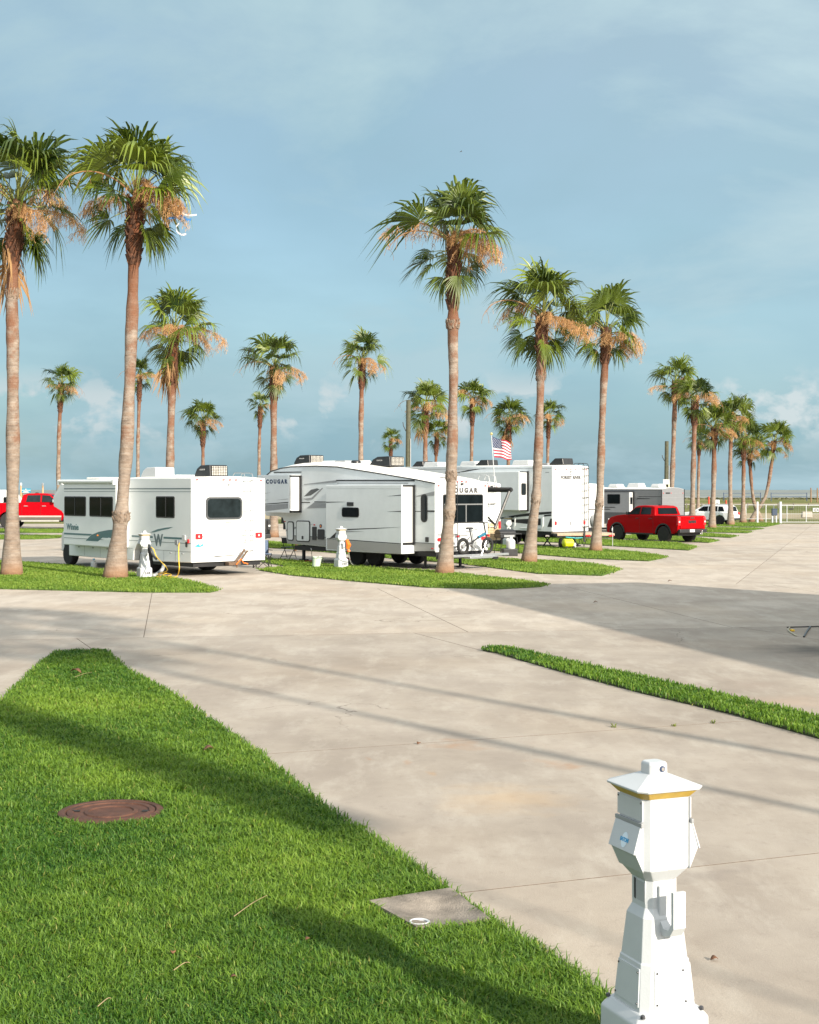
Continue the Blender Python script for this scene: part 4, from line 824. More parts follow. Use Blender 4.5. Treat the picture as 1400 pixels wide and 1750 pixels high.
decal(SIDE(-1.204), [[(7.9, .66), (5.02, .60), (5.02, .90), (7.9, .93)], [(1.0, .58), (.02, .62), (.02, .85), (1.0, .855)]], grey_rv, cg, 'lower_panel'); decal(SIDE(-1.206), [[(7.9, .93), (5.02, .905), (5.02, .925), (7.9, .95)], [(.98, .86), (.02, .85), (.02, .865), (.98, .875)]], black_trim, cg); decal(SIDE(-1.206), [[(8.0, 1.08), (7.9, 1.20), (6.3, 1.38), (6.9, 1.28)]], greyp, cg, 'swoosh')
window(cg, FL, 3.18, 4.08, 1.67, 2.0, r=.08, fw=.02); panel('vent_cover', FL, rr(3.47, 3.8, 2.05, 2.18, .02), .03, black_pl, cg); window(cg, FS, .36, .67, 1.54, 2.46, r=.14, fw=.035, gm=glass2)
for u0, u1, v0, v1 in ((7.5, 7.87, .75, 1.45), (6.54, 7.34, .73, 1.49)):
    h = panel('hatch', SIDE(-1.207), rr(u0, u1, v0, v1, .09), .018, black_trim, cg); MB().plate(SIDE(-1.207), rr(u0+.035, u1-.035, v0+.035, v1-.035, .07), .01, .024).build('hatch_skin', lgrey_rv, h)
panel('latch', SIDE(-1.23), rr(6.9, 6.99, .82, .94, .02), .02, black_pl, cg); panel('vent_cover', FS, rr(6.17, 6.4, .81, 1.28, .02), .03, black_pl, cg); panel('vent_cover', FS, rr(5.72, 6.09, .84, 1.2, .05), .03, black_pl, cg); panel('hatch', FS, rr(.3, .44, .90, 1.06, .02), .03, black_pl, cg)
bd = panel('badge', FS, rr(5.87, 6.01, 1.24, 1.38, .065, 6), .01, navy, cg); panel('badge_star', FS, rr(5.90, 5.98, 1.27, 1.35, .03, 5), .014, amber, bd)
lamp_(cg, FS, 6.25, 6.33, 1.33, 1.37, redlens); lamp_(cg, FS, 8.0, 8.06, 1.43, 1.46, redlens); lamp_(cg, FS, .08, .16, .68, .71)
text('COUGAR', .20, navy, cg, 'L', (-1.744, 7.83, 2.89), space=1.5, sx=1.15, bold=.010); text('COUGAR', .21, darkp, cg, 'R', (.05, -.018, 2.575), space=1.5, sx=1.12, bold=.012, t=.006)
window(cg, REAR(-.012), -.87, .96, 1.51, 2.45, r=.07, fw=.03); rw_ = MB().bx((-.84, -.045, 2.10), (.93, -.03, 2.14)).bx((.14, -.045, 1.54), (.18, -.03, 2.10)).build('window_bar', mat('grey_window_bar', (.16, .165, .17), .4), cg)
for x_, z_ in ((-1.07, 2.73), (-.22, 2.86), (-.02, 2.87), (.18, 2.86), (1.07, 2.73)): lamp_(cg, REAR(-.012), x_-.035, x_+.035, z_-.015, z_+.02, r=.012, name='marker_light')
panel('rear_camera', REAR(-.012), rr(-.07, .03, 2.76, 2.82, .02), .05, black_pl, cg)
for x_ in (-1.0, 1.0): lamp_(cg, REAR(-.012), x_-.12, x_+.12, .93, 1.04, r=.05, name='tail_light'); panel('reflector', REAR(-.012), rr(x_-.09, x_+.09, 1.12, 1.18, .028), .02, greyp, cg)
panel('spray_port', REAR(-.012), rr(-1.07, -.9, .73, .84, .03), .05, black_pl, cg); decal(REAR(-.012), [rr(-.32, .1, 1.12, 1.22, .05)], faint, cg, 'badge')
ladder(cg, -.62, -.33, -.012, .62, 2.84, steel_black, 6, .16, .012)
MB().tube([(1.22, .3, 2.66), (1.22, 6.5, 2.80)], .05, 8).build('awning_rail', black_trim, cg)
aw = MB(); aw.tube([(1.2, .3, 2.66), (1.9, .3, 2.655), (2.55, .3, 2.64)], .045, 6); aw.tube([(2.58, .28, 2.62), (1.85, .3, 1.28)], .05, 6); aw.tube([(1.2, .3, 1.92), (1.86, .3, 1.42)], .03, 6); aw.tube([(1.88, .3, 1.4), (1.25, .3, 1.72)], .018, 6); aw.lathe([(-.05, .06), (.0, .085), (3.0, .085), (3.05, .06)], 12, 'Y', (2.58, .25, 2.60)); aw.build('awning_arm', black_trim, cg, smooth=True)
MB().bx((-1.1, .05, .42), (1.1, 7.6, .58)).build('chassis', steel_black, cg)
MB().bx((-1.05, .0, .34), (1.05, .12, .48)).build('bumper', steel_black, cg)
pb = MB(); pb.bx((-.5, 8.4, 1.35), (.5, 9.2, 1.64)); pb.box((0, 9.3, 1.25), (.3, .5, .3)); pb.build('pin_box', steel_black, cg)
for sx in (-1, 1):
    for y_ in (3.25, 4.15): wheel(cg, sx*.95, y_, .39, .24, rimdark, sx, spokes=8)
    MB().box((sx*.95, 7.24, .35), (.09, .09, .6)).box((sx*.95, 7.24, .06), (.25, .25, .05)).build('landing_leg', steel_black, cg); MB().box((sx*.95, 7.24, .02), (.42, .42, .035)).build('foot_pad', mat('red_pad', (.45, .02, .02), .5), cg)
    MB().box((sx*.8, .9, .25), (.07, .07, .5)).box((sx*.8, .9, .02), (.2, .2, .04)).box((sx*.8, 5.2, .25), (.07, .07, .5)).box((sx*.8, 5.2, .02), (.2, .2, .04)).build('jack', steel_black, cg)
ac_unit(cg, -.2, 7.9, 3.54, .68, .95, .34, black_pl, (coil, steel_black), 'FURRION'); ac_unit(cg, 0, 3.75, 3.40, .68, 1.1, .36, black_pl, (coil, steel_black), 'FURRION')
MB().lathe([(0, .20), (.03, .18), (.17, .17), (.20, .13)], 16, 'Z', (-.4, 4.95, 3.44)).build('antenna_dome', black_pl, cg, smooth=True)
MB().box((.1, 6.1, 3.62), (.7, .7, .08), taper=.8).build('roof_hatch', greyp, cg, bevel=.02); MB().box((.15, 6.9, 3.62), (.5, .9, .08), taper=.8).box((.3, 5.3, 3.6), (.4, .4, .1), taper=.7).build('roof_hatch', roof_white, cg, bevel=.02)

# tall fifth wheel with two wordmarks on its rear wall
fr = empty('fifth_wheel_trailer', (7.34, 64.82, 0), R(42), 'tall white fifth wheel trailer with dark lettering and a ladder on its plain rear wall', 'camper', 'campers parked on the pads')
rv_body(fr, [(0, 3.68), (6, 3.73), (10.5, 3.72), (11.8, 3.5), (12.3, 3.0)], [(12.1, 1.75), (9.8, 1.72), (9.6, .8), (4.9, .76), (4.7, 1.0), (3.2, 1.0), (3.0, .76), (0, .70)], 2.45, .05, lgrey_rv)
FS, FL, FB = SIDE(-1.225), SIDE(-1.80), REAR(0)
MB().plate(FB, rr(-1.215, 1.215, .70, 3.66, .04), -.01, .012).build('rear_wall', white, fr)
s2 = MB().bx((-1.80, 1.52, 1.66), (-1.18, 5.4, 3.43)).build('slide_out', lgrey_rv, fr, bevel=.02)
MB().plate(((0, 1.52, 0), (1, 0, 0), (0, 0, 1), (0, -1, 0)), [(-1.77, 1.74), (-1.25, 1.74), (-1.25, 3.38), (-1.77, 3.38)], -.005, .006).build('slide_end', white, s2)
window(s2, ((0, 1.512, 0), (1, 0, 0), (0, 0, 1), (0, -1, 0)), -1.66, -1.36, 2.36, 2.90, r=.07, fw=.03, gm=glass2)
sf = MB(); sf.bx((-1.29, 1.44, 1.62), (-1.22, 1.52, 3.45)).bx((-1.75, 1.5, 3.40), (-1.22, 1.53, 3.44)).bx((-1.75, 1.5, 1.63), (-1.22, 1.53, 1.68)).build('slide_seal', black_trim, fr)
decal(FS, [[(.05, 1.52), (1.0, 1.44), (2.6, 1.30), (3.4, 1.22), (3.4, 1.28), (2.0, 1.47), (1.2, 1.56), (.05, 1.62)], [(.05, 1.42), (.5, 1.38), (.5, 1.46), (.05, 1.5)], [(.7, .98), (2.6, 1.10), (2.6, 1.22), (.7, 1.30)], [(6.9, 3.32), (5.4, 3.55), (4.2, 3.62), (5.3, 3.50)], [(5.4, 2.48), (5.9, 2.44), (6.6, 2.36), (5.9, 2.40)], [(.3, .92), (.02, .92), (.02, 1.3), (.12, 1.3)]], black_trim, fr, 'swoosh'); decal(FS, [[(.05, .72), (6, .76), (6, 1.35), (2.5, 1.44), (.05, 1.5)]], lgrey_rv, fr, 'lower_panel', t=.003)
decal(FS, [[(.05, 3.56), (9, 3.60), (9, 3.62), (.05, 3.58)], [(.2, 3.37), (.42, 3.37), (.42, 3.40), (.2, 3.40)]], greyp, fr)
for y0 in (.55, 2.3): hb = MB(); hb.tube([(-1.235, y0, 1.35), (-1.26, y0, .95), (-1.24, y0+.1, .84), (-1.24, y0+1.4, .84)], .025, 6); hb.build('compartment_edge', lgrey_rv, fr, smooth=True)
text('FOREST RIVER', .20, darkp, fr, 'R', (0, -.018, 3.15), sx=1.08, bold=.007, t=.006); text('C', .26, faint, fr, 'R', (-.42, -.016, 2.86), shear=.3); decal(REAR(-.012), [[(-.3, 2.80), (.0, 2.86), (.4, 2.84), (.4, 2.85), (0, 2.885), (-.3, 2.83)]], faint, fr, 'script'); decal(FB, [[(-.5, 3.31), (-.08, 3.31), (-.08, 3.318), (-.5, 3.318)], [(.08, 3.31), (.4, 3.31), (.4, 3.318), (.08, 3.318)], [(-.03, 3.28), (.03, 3.28), (.03, 3.34), (-.03, 3.34)]], darkp, fr, 'emblem', t=.016)
for x_ in (-1.03, .93): lamp_(fr, REAR(-.012), x_-.06, x_+.06, 1.0, 1.18, r=.05)
for x_ in (-1.05, -.3, 0, .3, 1.05): lamp_(fr, REAR(-.012), x_-.03, x_+.03, 3.50, 3.535, r=.01, name='marker_light')
panel('rear_camera', REAR(-.012), rr(-.06, .06, 3.40, 3.46, .02), .05, greyp, fr); panel('latch', REAR(-.012), rr(-.06, .02, 1.0, 1.16, .03), .03, greyp, fr); decal(REAR(-.012), [[(-.45, 1.62), (.5, 1.62), (.5, 1.63), (-.45, 1.63)]], faint, fr)
ladder(fr, .80, 1.10, -.012, .80, 3.66, steel_black, 9, .16, .014)
MB().bx((-1.1, .05, .55), (1.1, 9.4, .74)).build('chassis', steel_black, fr)
for sx in (-1, 1):
    for y_ in (3.5, 4.4): wheel(fr, sx*.97, y_, .40, .24, rimdark, sx)
    MB().tube([(sx*.9, .35, .56), (sx*.9, .85, .05)], .03, 5).tube([(sx*.9, .85, .56), (sx*.9, .35, .05)], .03, 5).box((sx*.9, .6, .03), (.2, .7, .05)).build('scissor_jack', steel_black, fr)
for y_, w_, m_ in ((2.82, .75, white), (6.35, .75, white), (9.0, .7, white)): MB().box((0, y_, 3.86), (.75, 1.15, .26), taper=.86).build('air_conditioner', m_, fr, bevel=.05)
for y_ in (.54, 5.35, 9.95): b = MB(); P = [(-.42, 0), (-.36, .30), (.1, .30), (.42, .06), (.42, 0)]; b.rings([[(sx, y_+p, 3.74+q) for p, q in P] for sx in (-.36, .36)]); b.build('roof_vent', black_pl, fr, bevel=.03)
MB().box((-.2, 1.35, 3.78), (.6, .8, .10)).build('roof_hatch', greyp, fr, bevel=.02)

# white trailer with ladder and flag pole between the two fifth wheels
wt = empty('travel_trailer', (2.9, 57.26, 0), R(42), 'white trailer with a pale ladder and tan lower skin, half hidden behind the bicycle', 'camper', 'campers parked on the pads')
rv_body(wt, [(0, 2.84), (6.5, 2.86), (7.0, 2.4)], [(7.0, .6), (0, .55)], 2.2, .10, white_rv)
MB().plate(REAR(0), rr(-1.09, 1.09, .56, 1.25, .02), -.01, .012).build('lower_panel', tanbox, wt)
gr_ = MB()
for k in range(8): z_ = .6+.09*k; gr_.bx((-1.08, -.02, z_), (1.08, -.008, z_+.012))
for k in range(13): x_ = -1.05+.175*k; gr_.bx((x_-.006, -.021, .57), (x_+.006, -.009, 1.24))
gr_.build('lattice', mat('tan_lattice', (.30, .22, .12), .7), wt)
ladder(wt, .35, .72, 0, 1.0, 2.90, white, 7, .30)
for x_ in (-1.0, 1.02): lamp_(wt, REAR(0), x_-.06, x_+.06, 1.02, 1.32, r=.03)
for x_ in (-.5, .42, .85): lamp_(wt, REAR(0), x_-.03, x_+.03, 2.72, 2.76, r=.012, name='marker_light')
panel('rear_camera', REAR(0), rr(.5, .6, 2.68, 2.76, .02), .06, black_pl, wt); MB().bx((.35, -.1, 2.02), (.75, -.02, 2.05)).build('grab_bar', steel_black, wt)
MB().bx((-1.0, .1, .42), (1.0, 6.5, .56)).build('chassis', steel_black, wt)
for sx in (-1, 1):
    for y_ in (2.8, 3.6): wheel(wt, sx*.9, y_, .35, .22, rimdark, sx)
# second white trailer
w2 = empty('travel_trailer', (9.4, 74.2, 0), R(42), 'white trailer with a covered spare wheel, between the lettered rear wall and the grey trailer', 'camper', 'campers parked on the pads')
rv_body(w2, [(0, 2.86), (6, 2.88), (6.6, 2.4)], [(6.6, .66), (0, .62)], 2.3, .06, white_rv)
MB().plate(REAR(0), rr(-1.14, 1.14, .64, 2.84, .04), -.01, .01).build('rear_wall', white, w2)
decal(REAR(-.01), [[(-.6, 1.55), (1.1, 1.55), (1.1, 1.60), (-.6, 1.60)]], darkp, w2); MB().plate(REAR(-.01), [(.70, 1.60), (.95, 1.60), (.86, 1.68), (.82, 1.75), (.78, 1.68)], 0, .02).build('emblem', redlens, w2)
sp = MB().lathe([(-.30, .02), (-.31, .26), (-.25, .33), (-.1, .33), (-.04, .28)], 22, 'Y', (.32, 0, 1.0)).build('spare_wheel', greyplast, w2, smooth=True); MB().bx((-.9, -.35, .52), (1.1, -.22, .62)).build('bumper', steel_black, w2)
decal(REAR(-.01), [[(-.5, 1.92), (-.1, 1.92), (-.1, 1.96), (-.5, 1.96)]], faint, w2, 'script')
for x_ in (-1, 0, 1): lamp_(w2, REAR(-.01), x_*.9-.03, x_*.9+.03, 2.72, 2.76, r=.01, name='marker_light')
for sx in (-1, 1):
    for y_ in (2.6, 3.4): wheel(w2, sx*.95, y_, .35, .22, rimdark, sx)
# grey travel trailer
gt = empty('travel_trailer', (15.89, 85.74, 0), R(42), 'silver grey travel trailer with a white slide out end behind the red pickup truck', 'camper', 'campers parked on the pads')
rv_body(gt, [(0, 2.64), (7, 2.66), (7.6, 2.2)], [(7.6, .6), (7, .5), (0, .5)], 2.2, .10, mat('silver_trailer_skin', (.175, .18, .19), .4, .0, var=.04), bevel=.03)
FS, FL, FB = SIDE(-1.1), SIDE(-1.5), REAR(0)
for k in range(1, 8): z_ = .5+.27*k; MB().bx((-1.106, .02, z_-.004), (-1.094, 7, z_+.006)).build('siding_seam', greyp, gt); MB().bx((-1.08, -.006, z_-.004), (1.08, .006, z_+.006)).build('siding_seam', greyp, gt)
g2 = MB().bx((-1.5, 2.15, .75), (-1.05, 5.6, 2.48)).build('slide_out', mat('silver_slide_skin', (.24, .25, .26), .4), gt, bevel=.02); MB().plate(((0, 2.15, 0), (1, 0, 0), (0, 0, 1), (0, -1, 0)), [(-1.48, .80), (-1.13, .80), (-1.13, 2.44), (-1.48, 2.44)], -.005, .008).build('slide_end', white, g2)
window(g2, ((0, 2.142, 0), (1, 0, 0), (0, 0, 1), (0, -1, 0)), -1.42, -1.22, 1.72, 2.15, r=.04, fw=.02); MB().bx((-1.18, 2.08, .75), (-1.09, 2.16, 2.5)).build('slide_seal', black_trim, gt); MB().bx((-1.51, 2.14, 2.46), (-1.1, 5.6, 2.50)).build('slide_cap', black_trim, g2)
window(g2, FL, 2.85, 3.85, 1.74, 2.33, r=.06, fw=.03); decal(FL, [[(2.2, .76), (5.6, .76), (5.6, 1.22), (2.2, 1.22)]], charcoal, g2, 'lower_panel'); decal(FL, [[(3.2, 1.50), (5.6, 1.50), (5.6, 1.55), (3.3, 1.55)], [(3.6, 1.38), (5.6, 1.38), (5.6, 1.43), (3.7, 1.43)]], black_trim, g2)
decal(FS, [[(.05, 2.20), (1.7, 2.20), (1.9, 2.14), (1.85, 2.14), (1.5, 2.17), (.05, 2.17)], [(.9, 2.05), (1.95, 2.03), (1.8, 2.09), (.9, 2.08)], [(.02, 2.58), (7, 2.60), (7, 2.63), (.02, 2.61)]], black_trim, gt)
panel('name_plate', FB, rr(-.72, -.3, 2.36, 2.44, .02), .012, black_trim, gt)
for x_ in (-.95, -.2, .95): lamp_(gt, FB, x_-.03, x_+.03, 2.38, 2.42, r=.01, name='marker_light')
[MB().tube([(x_, -.01, .55), (x_, -.01, 2.63)], .025, 5).build('corner_trim', black_trim, gt) for x_ in (-1.1, 1.1)]
for y_, l_ in ((2.6, 1.0), (.9, .7), (4.2, .8)): MB().box((0, y_+.2, 2.86), (.75, l_, .30 if l_ > .9 else .2), taper=.8).build('air_conditioner', white, gt, bevel=.05)
for sx in (-1, 1):
    for y_ in (3.2, 4.0): wheel(gt, sx*.95, y_, .35, .22, alu, sx)
# white camper at the left edge
vc = empty('camper_van', (-29.0, 99.5, 0), R(-86), 'white camper at the left photo edge behind the crimson crew cab truck', 'camper', 'campers parked on the pads')
rv_body(vc, [(-2.5, 2.5), (1.2, 2.52), (1.7, 1.9)], [(1.9, 1.2), (1.9, .5), (-2.5, .5)], 2.1, .08, white_rv)
window(vc, ((1.05, 0, 0), (0, 1, 0), (0, 0, 1), (1, 0, 0)), -.6, .55, 1.5, 2.15); window(vc, ((1.05, 0, 0), (0, 1, 0), (0, 0, 1), (1, 0, 0)), .8, 1.25, 1.5, 2.1)
for sx in (-1, 1):
    for y_ in (-1.3, 1.2): wheel(vc, sx*.92, y_, .36, .22, alu, sx)
# beach building just outside the right edge; its shadow reaches across the road
ob = empty('building', (8.87+2.9, 27.9+.75, 0), R(194.5), 'pale beach building outside the right edge of the photo', 'building')
MB().bx((-3, 0, 0), (3, 19, 5.6)).build('wall', mat('pale_siding', (.55, .52, .46), .7), ob); MB().rings([[(x, -.0, 5.6), (x, 19.3, 5.6), (x, 19.3, 5.95), (x, 0, 5.95)] for x in (-3, 3)]).build('roof', mat('roof_shingle', (.2, .19, .18), .85), ob)
for y_ in (3, 8, 13, 17):
    for z_ in (1.0, 3.6): window(ob, ((3, 0, 0), (0, 1, 0), (0, 0, 1), (1, 0, 0)), y_-.6, y_+.6, z_, z_+1.2)

# ------------------------------------------------------------------ cars
def arc(cy, r, z0, n=8):
    a0 = math.asin(max(-1, min(1, (z0-r*.92)/r*0+(z0-.40)/r)))
    return [(cy+r*math.cos(a0+(math.pi-2*a0)*k/n), .40+r*math.sin(a0+(math.pi-2*a0)*k/n)) for k in range(n+1)]
def pickup(root, paint, s=1.0, lower=None, tail=None, rim=rimdark, bright=False, lens=redlens):
    """crew cab pickup, rear bumper at y=0, built at size s"""
    k = lambda P: [(a*s, c*s) for a, c in P]; w = .95*s
    prof = [(.04, .66), (.05, 1.30), (.10, 1.325), (1.62, 1.325), (3.62, 1.33), (3.72, 1.345), (4.3, 1.30), (4.75, 1.20), (4.97, 1.05), (5.03, .80), (5.03, .42), (4.80, .40)]
    prof += arc(4.27, .53, .42)+[(3.6, .42), (1.65, .42)]+arc(1.01, .53, .44)+[(.40, .48), (.05, .60)]
    b = MB(); P = k(prof); b.rings([[(sx, y, z) for y, z in P] for sx in (-w, w)]); body = b.build('body', paint, root, bevel=.045*s, seg=3, smooth=True)
    b = MB(); P = k([(1.62, 1.30), (1.74, 1.74), (1.95, 1.80), (2.5, 1.825), (2.95, 1.80), (3.10, 1.76), (3.66, 1.34)]); tx = lambda z: w*(.965-.17*max(0, z/s-1.32)/.5)
    b.rings([[(sgn*tx(z), y, z) for y, z in P] for sgn in (-1, 1)]); cab = b.build('cab', paint, root, bevel=.05*s, seg=3, smooth=True)
    for sg in (-1, 1):
        def q(pts, d0, d1): return [[(sg*(tx(z*s)+d*s), y*s, z*s) for y, z in pts] for d in (d0, d1)]
        for pts in ([(2.72, 1.37), (3.50, 1.37), (3.10, 1.70), (2.72, 1.73)], [(1.92, 1.38), (2.64, 1.37), (2.64, 1.73), (1.98, 1.72)]):
            MB().rings(q(pts, -.02, .008)).build('side_window', glass2, cab)
        for y0 in (2.68, 1.72): MB().rings([[(sg*(w-.004), y0*s+d, z*s) for z in (.48, 1.30) for d in ((-.006, .006) if z < 1 else (.006, -.006))], [(sg*(w+.003), y0*s+d, z*s) for z in (.48, 1.30) for d in ((-.006, .006) if z < 1 else (.006, -.006))]]).build('door_seam', black_trim, body)
        for y0 in (2.78, 1.86): MB().box((sg*(w+.012), (y0+.06)*s, 1.17*s), (.03*s, .20*s, .035*s)).build('door_handle', chrome if bright else black_pl, body, bevel=.008)
        m_ = MB().box((sg*(w+.14*s), 3.36*s, 1.42*s), (.20*s, .12*s, .17*s)).build('mirror', chrome if bright else black_pl, cab, bevel=.03*s)
        MB().box((sg*(w+.14*s), 3.29*s, 1.42*s), (.16*s, .01, .13*s)).build('mirror_glass', glass, m_)
        for cy in (4.27, 1.01):
            A = arc(cy, .56, .46, 12); I = arc(cy, .49, .46, 12)
            b = MB()
            for j in range(len(A)-1):
                a_, c_, d_, e_ = A[j], A[j+1], I[j+1], I[j]
                b.rings([[(sg*(w+o*s), p[0]*s, p[1]*s) for p in (a_, c_, d_, e_)] for o in (-.06, .03)])
            b.build('wheel_flare', paint if bright else black_pl, body)
        MB().box((sg*(w-.02*s), 2.65*s, .41*s), (.12*s, 1.9*s, .08*s)).build('running_board', silver if bright else black_pl, root, bevel=.01)
        b = MB(); b.bx((sg*.80*s, -.015*s, .86*s), (sg*(.955*s), .10*s, 1.26*s)); lamp = b.build('tail_light', lens, body, bevel=.015); MB().bx((sg*.84*s, -.024*s, 1.0*s), (sg*.93*s, 0, 1.08*s)).build('reverse_lens', white, lamp)
        MB().bx((sg*.62*s, 4.90*s, .98*s), (sg*.90*s, 5.015*s, 1.12*s)).build('headlight', chrome, body, bevel=.02)
        for cy in (4.27, 1.01): wheel(root, sg*.84*s, cy*s, .41*s, .27*s, rim, sg, spokes=6)
        if lower: MB().bx((sg*(w-.01), 1.55*s, .60*s), (sg*(w+.008), 3.72*s, .68*s)).build('trim_strip', lower, body); MB().bx((sg*(w-.01), 1.55*s, .42*s), (sg*(w+.006), 3.72*s, .59*s)).build('lower_panel', mat('dark_taupe_paint', (.10, .09, .075), .4), body)
    MB().bx((-.80*s, .12*s, 1.300*s), (.80*s, 1.56*s, 1.334*s)).build('bed_cover', black_pl, root)
    tg = MB().bx((-.80*s, -.005*s, .70*s), (.80*s, .10*s, 1.295*s)).build('tailgate', tail or paint, root, bevel=.02*s)
    MB().bx((-.12*s, -.02*s, 1.19*s), (.14*s, .0, 1.25*s)).build('handle', black_pl, tg, bevel=.01)
    MB().rings([[(-.66*s, 1.60*s, 1.40*s), (.66*s, 1.60*s, 1.40*s), (.61*s, 1.70*s, 1.70*s), (-.61*s, 1.70*s, 1.70*s)], [(-.66*s, 1.655*s, 1.40*s), (.66*s, 1.655*s, 1.40*s), (.61*s, 1.76*s, 1.70*s), (-.61*s, 1.76*s, 1.70*s)]]).build('rear_window', glass, cab)
    MB().rings([[(-.74*s, 3.63*s, 1.385*s), (.74*s, 3.63*s, 1.385*s), (.66*s, 3.15*s, 1.735*s), (-.66*s, 3.15*s, 1.735*s)], [(-.74*s, 3.66*s, 1.405*s), (.74*s, 3.66*s, 1.405*s), (.66*s, 3.18*s, 1.75*s), (-.66*s, 3.18*s, 1.75*s)]]).build('windscreen', glass2, cab)
    MB().bx((-.93*s, -.10*s, .50*s), (.93*s, .10*s, .68*s)).build('rear_bumper', chrome if bright else black_pl, root, bevel=.03*s); MB().bx((-.93*s, 4.95*s, .44*s), (.93*s, 5.12*s, .72*s)).build('front_bumper', chrome if bright else black_pl, root, bevel=.04*s)
    MB().bx((-.75*s, .2*s, .36*s), (.75*s, 4.9*s, .5*s)).build('chassis', steel_black, root)
    MB().box((.1*s, 2.3*s, 1.84*s), (.07*s, .22*s, .05*s), taper=.5).build('roof_fin', black_pl, cab)
    pl = MB().bx((-.27*s, -.125*s, .535*s), (.06*s, -.10*s, .665*s)).build('number_plate', white, root); 
    MB().bx((.32*s, -.25*s, .42*s), (.46*s, -.08*s, .5*s)).bx((.36*s, -.30*s, .42*s), (.42*s, -.20*s, .60*s)).build('tow_hitch', chrome, root, bevel=.01)
    return tg
rt = empty('pickup_truck', (13.82, 69.54, 0), R(35), 'red crew cab pickup with black wheels and bumper seen from behind', 'pickup truck', 'vehicles parked on the pads')
tg = pickup(rt, redpaint); text('RAM', .16, black_trim, tg, 'R', (0, -.012, 1.03), sx=1.5, bold=.018)
ft = empty('pickup_truck', (-28.0, 95.5, 0), R(-88), 'crimson crew cab truck with silver lower trim, side on, behind the motorhome front', 'pickup truck', 'vehicles parked on the pads'); pickup(ft, redpaint2, 1.30, silver, rim=alu, bright=True)
bt = empty('pickup_truck', (-6.85, 61.2, 0), R(30), 'black pickup truck tail just visible right of the motorhome', 'pickup truck', 'vehicles parked on the pads'); pickup(bt, blackpaint, lens=black_pl)
# white sport utility car
su = empty('suv', (23.95, 104.7, 0), R(52), 'white sport utility car behind the palms near the gate', 'car', 'vehicles parked on the pads')
P = [(.02, .42), (-.02, .62), (.04, .85), (.10, .95), (2.9, .97), (3.1, .98), (3.7, .92), (3.95, .78), (4.0, .45), (3.75, .36)]+[(3.2+.40*math.cos(a), .34+.40*math.sin(a)) for a in np.linspace(.06, 3.08, 9)]+[(2.7, .32), (1.3, .32)]+[(.82+.40*math.cos(a), .34+.40*math.sin(a)) for a in np.linspace(.06, 3.08, 9)]+[(.3, .36)]
MB().rings([[(sx, y, z) for y, z in P] for sx in (-.84, .84)]).build('body', whitepaint, su, bevel=.05, seg=3, smooth=True)
P = [(.08, .92), (.22, 1.36), (.40, 1.46), (1.2, 1.50), (2.2, 1.46), (3.1, .95)]; tx = lambda z: .82-.14*max(0, (z-.95)/.5)
cb = MB().rings([[(sg*tx(z), y, z) for y, z in P] for sg in (-1, 1)]).build('cab', whitepaint, su, bevel=.05, seg=3, smooth=True)
for sg in (-1, 1):
    for pts in ([(.45, 1.02), (.95, 1.02), (.95, 1.38), (.62, 1.36)], [(1.02, 1.02), (1.72, 1.02), (1.72, 1.38), (1.02, 1.39)], [(1.79, 1.02), (2.75, 1.02), (2.18, 1.36), (1.79, 1.38)]): MB().rings([[(sg*(tx(z)+d), y, z) for y, z in pts] for d in (-.02, .008)]).build('side_window', glass, cb)
    MB().bx((sg*.60, -.03, .76), (sg*.83, .22, .93)).build('tail_light', redlens, su, bevel=.02); MB().box((sg*.93, 2.55, 1.05), (.16, .1, .13)).build('mirror', whitepaint, cb, bevel=.03); MB().bx((sg*.55, 3.86, .66), (sg*.8, 3.99, .78)).build('headlight', chrome, su, bevel=.02)
    for y_ in (.82, 3.2): wheel(su, sg*.76, y_, .345, .22, rimdark, sg)
    MB().tube([(sg*.62, .5, 1.5), (sg*.62, .6, 1.54), (sg*.62, 2.0, 1.52), (sg*.62, 2.1, 1.48)], .018, 5).build('roof_rail', alu, cb)
    MB().bx((sg*.80, .3, .32), (sg*.85, 3.7, .40)).build('sill', black_pl, su)
MB().rings([[(-.66, .10, 1.0), (.66, .10, 1.0), (.6, .20, 1.36), (-.6, .20, 1.36)], [(-.66, .15, 1.0), (.66, .15, 1.0), (.6, .25, 1.36), (-.6, .25, 1.36)]]).build('rear_window', glass, cb)
MB().bx((-.80, -.06, .38), (.80, .1, .52)).build('rear_bumper', black_pl, su, bevel=.03); MB().bx((-.2, -.045, .68), (.2, -.01, .80)).build('number_plate', white, su)

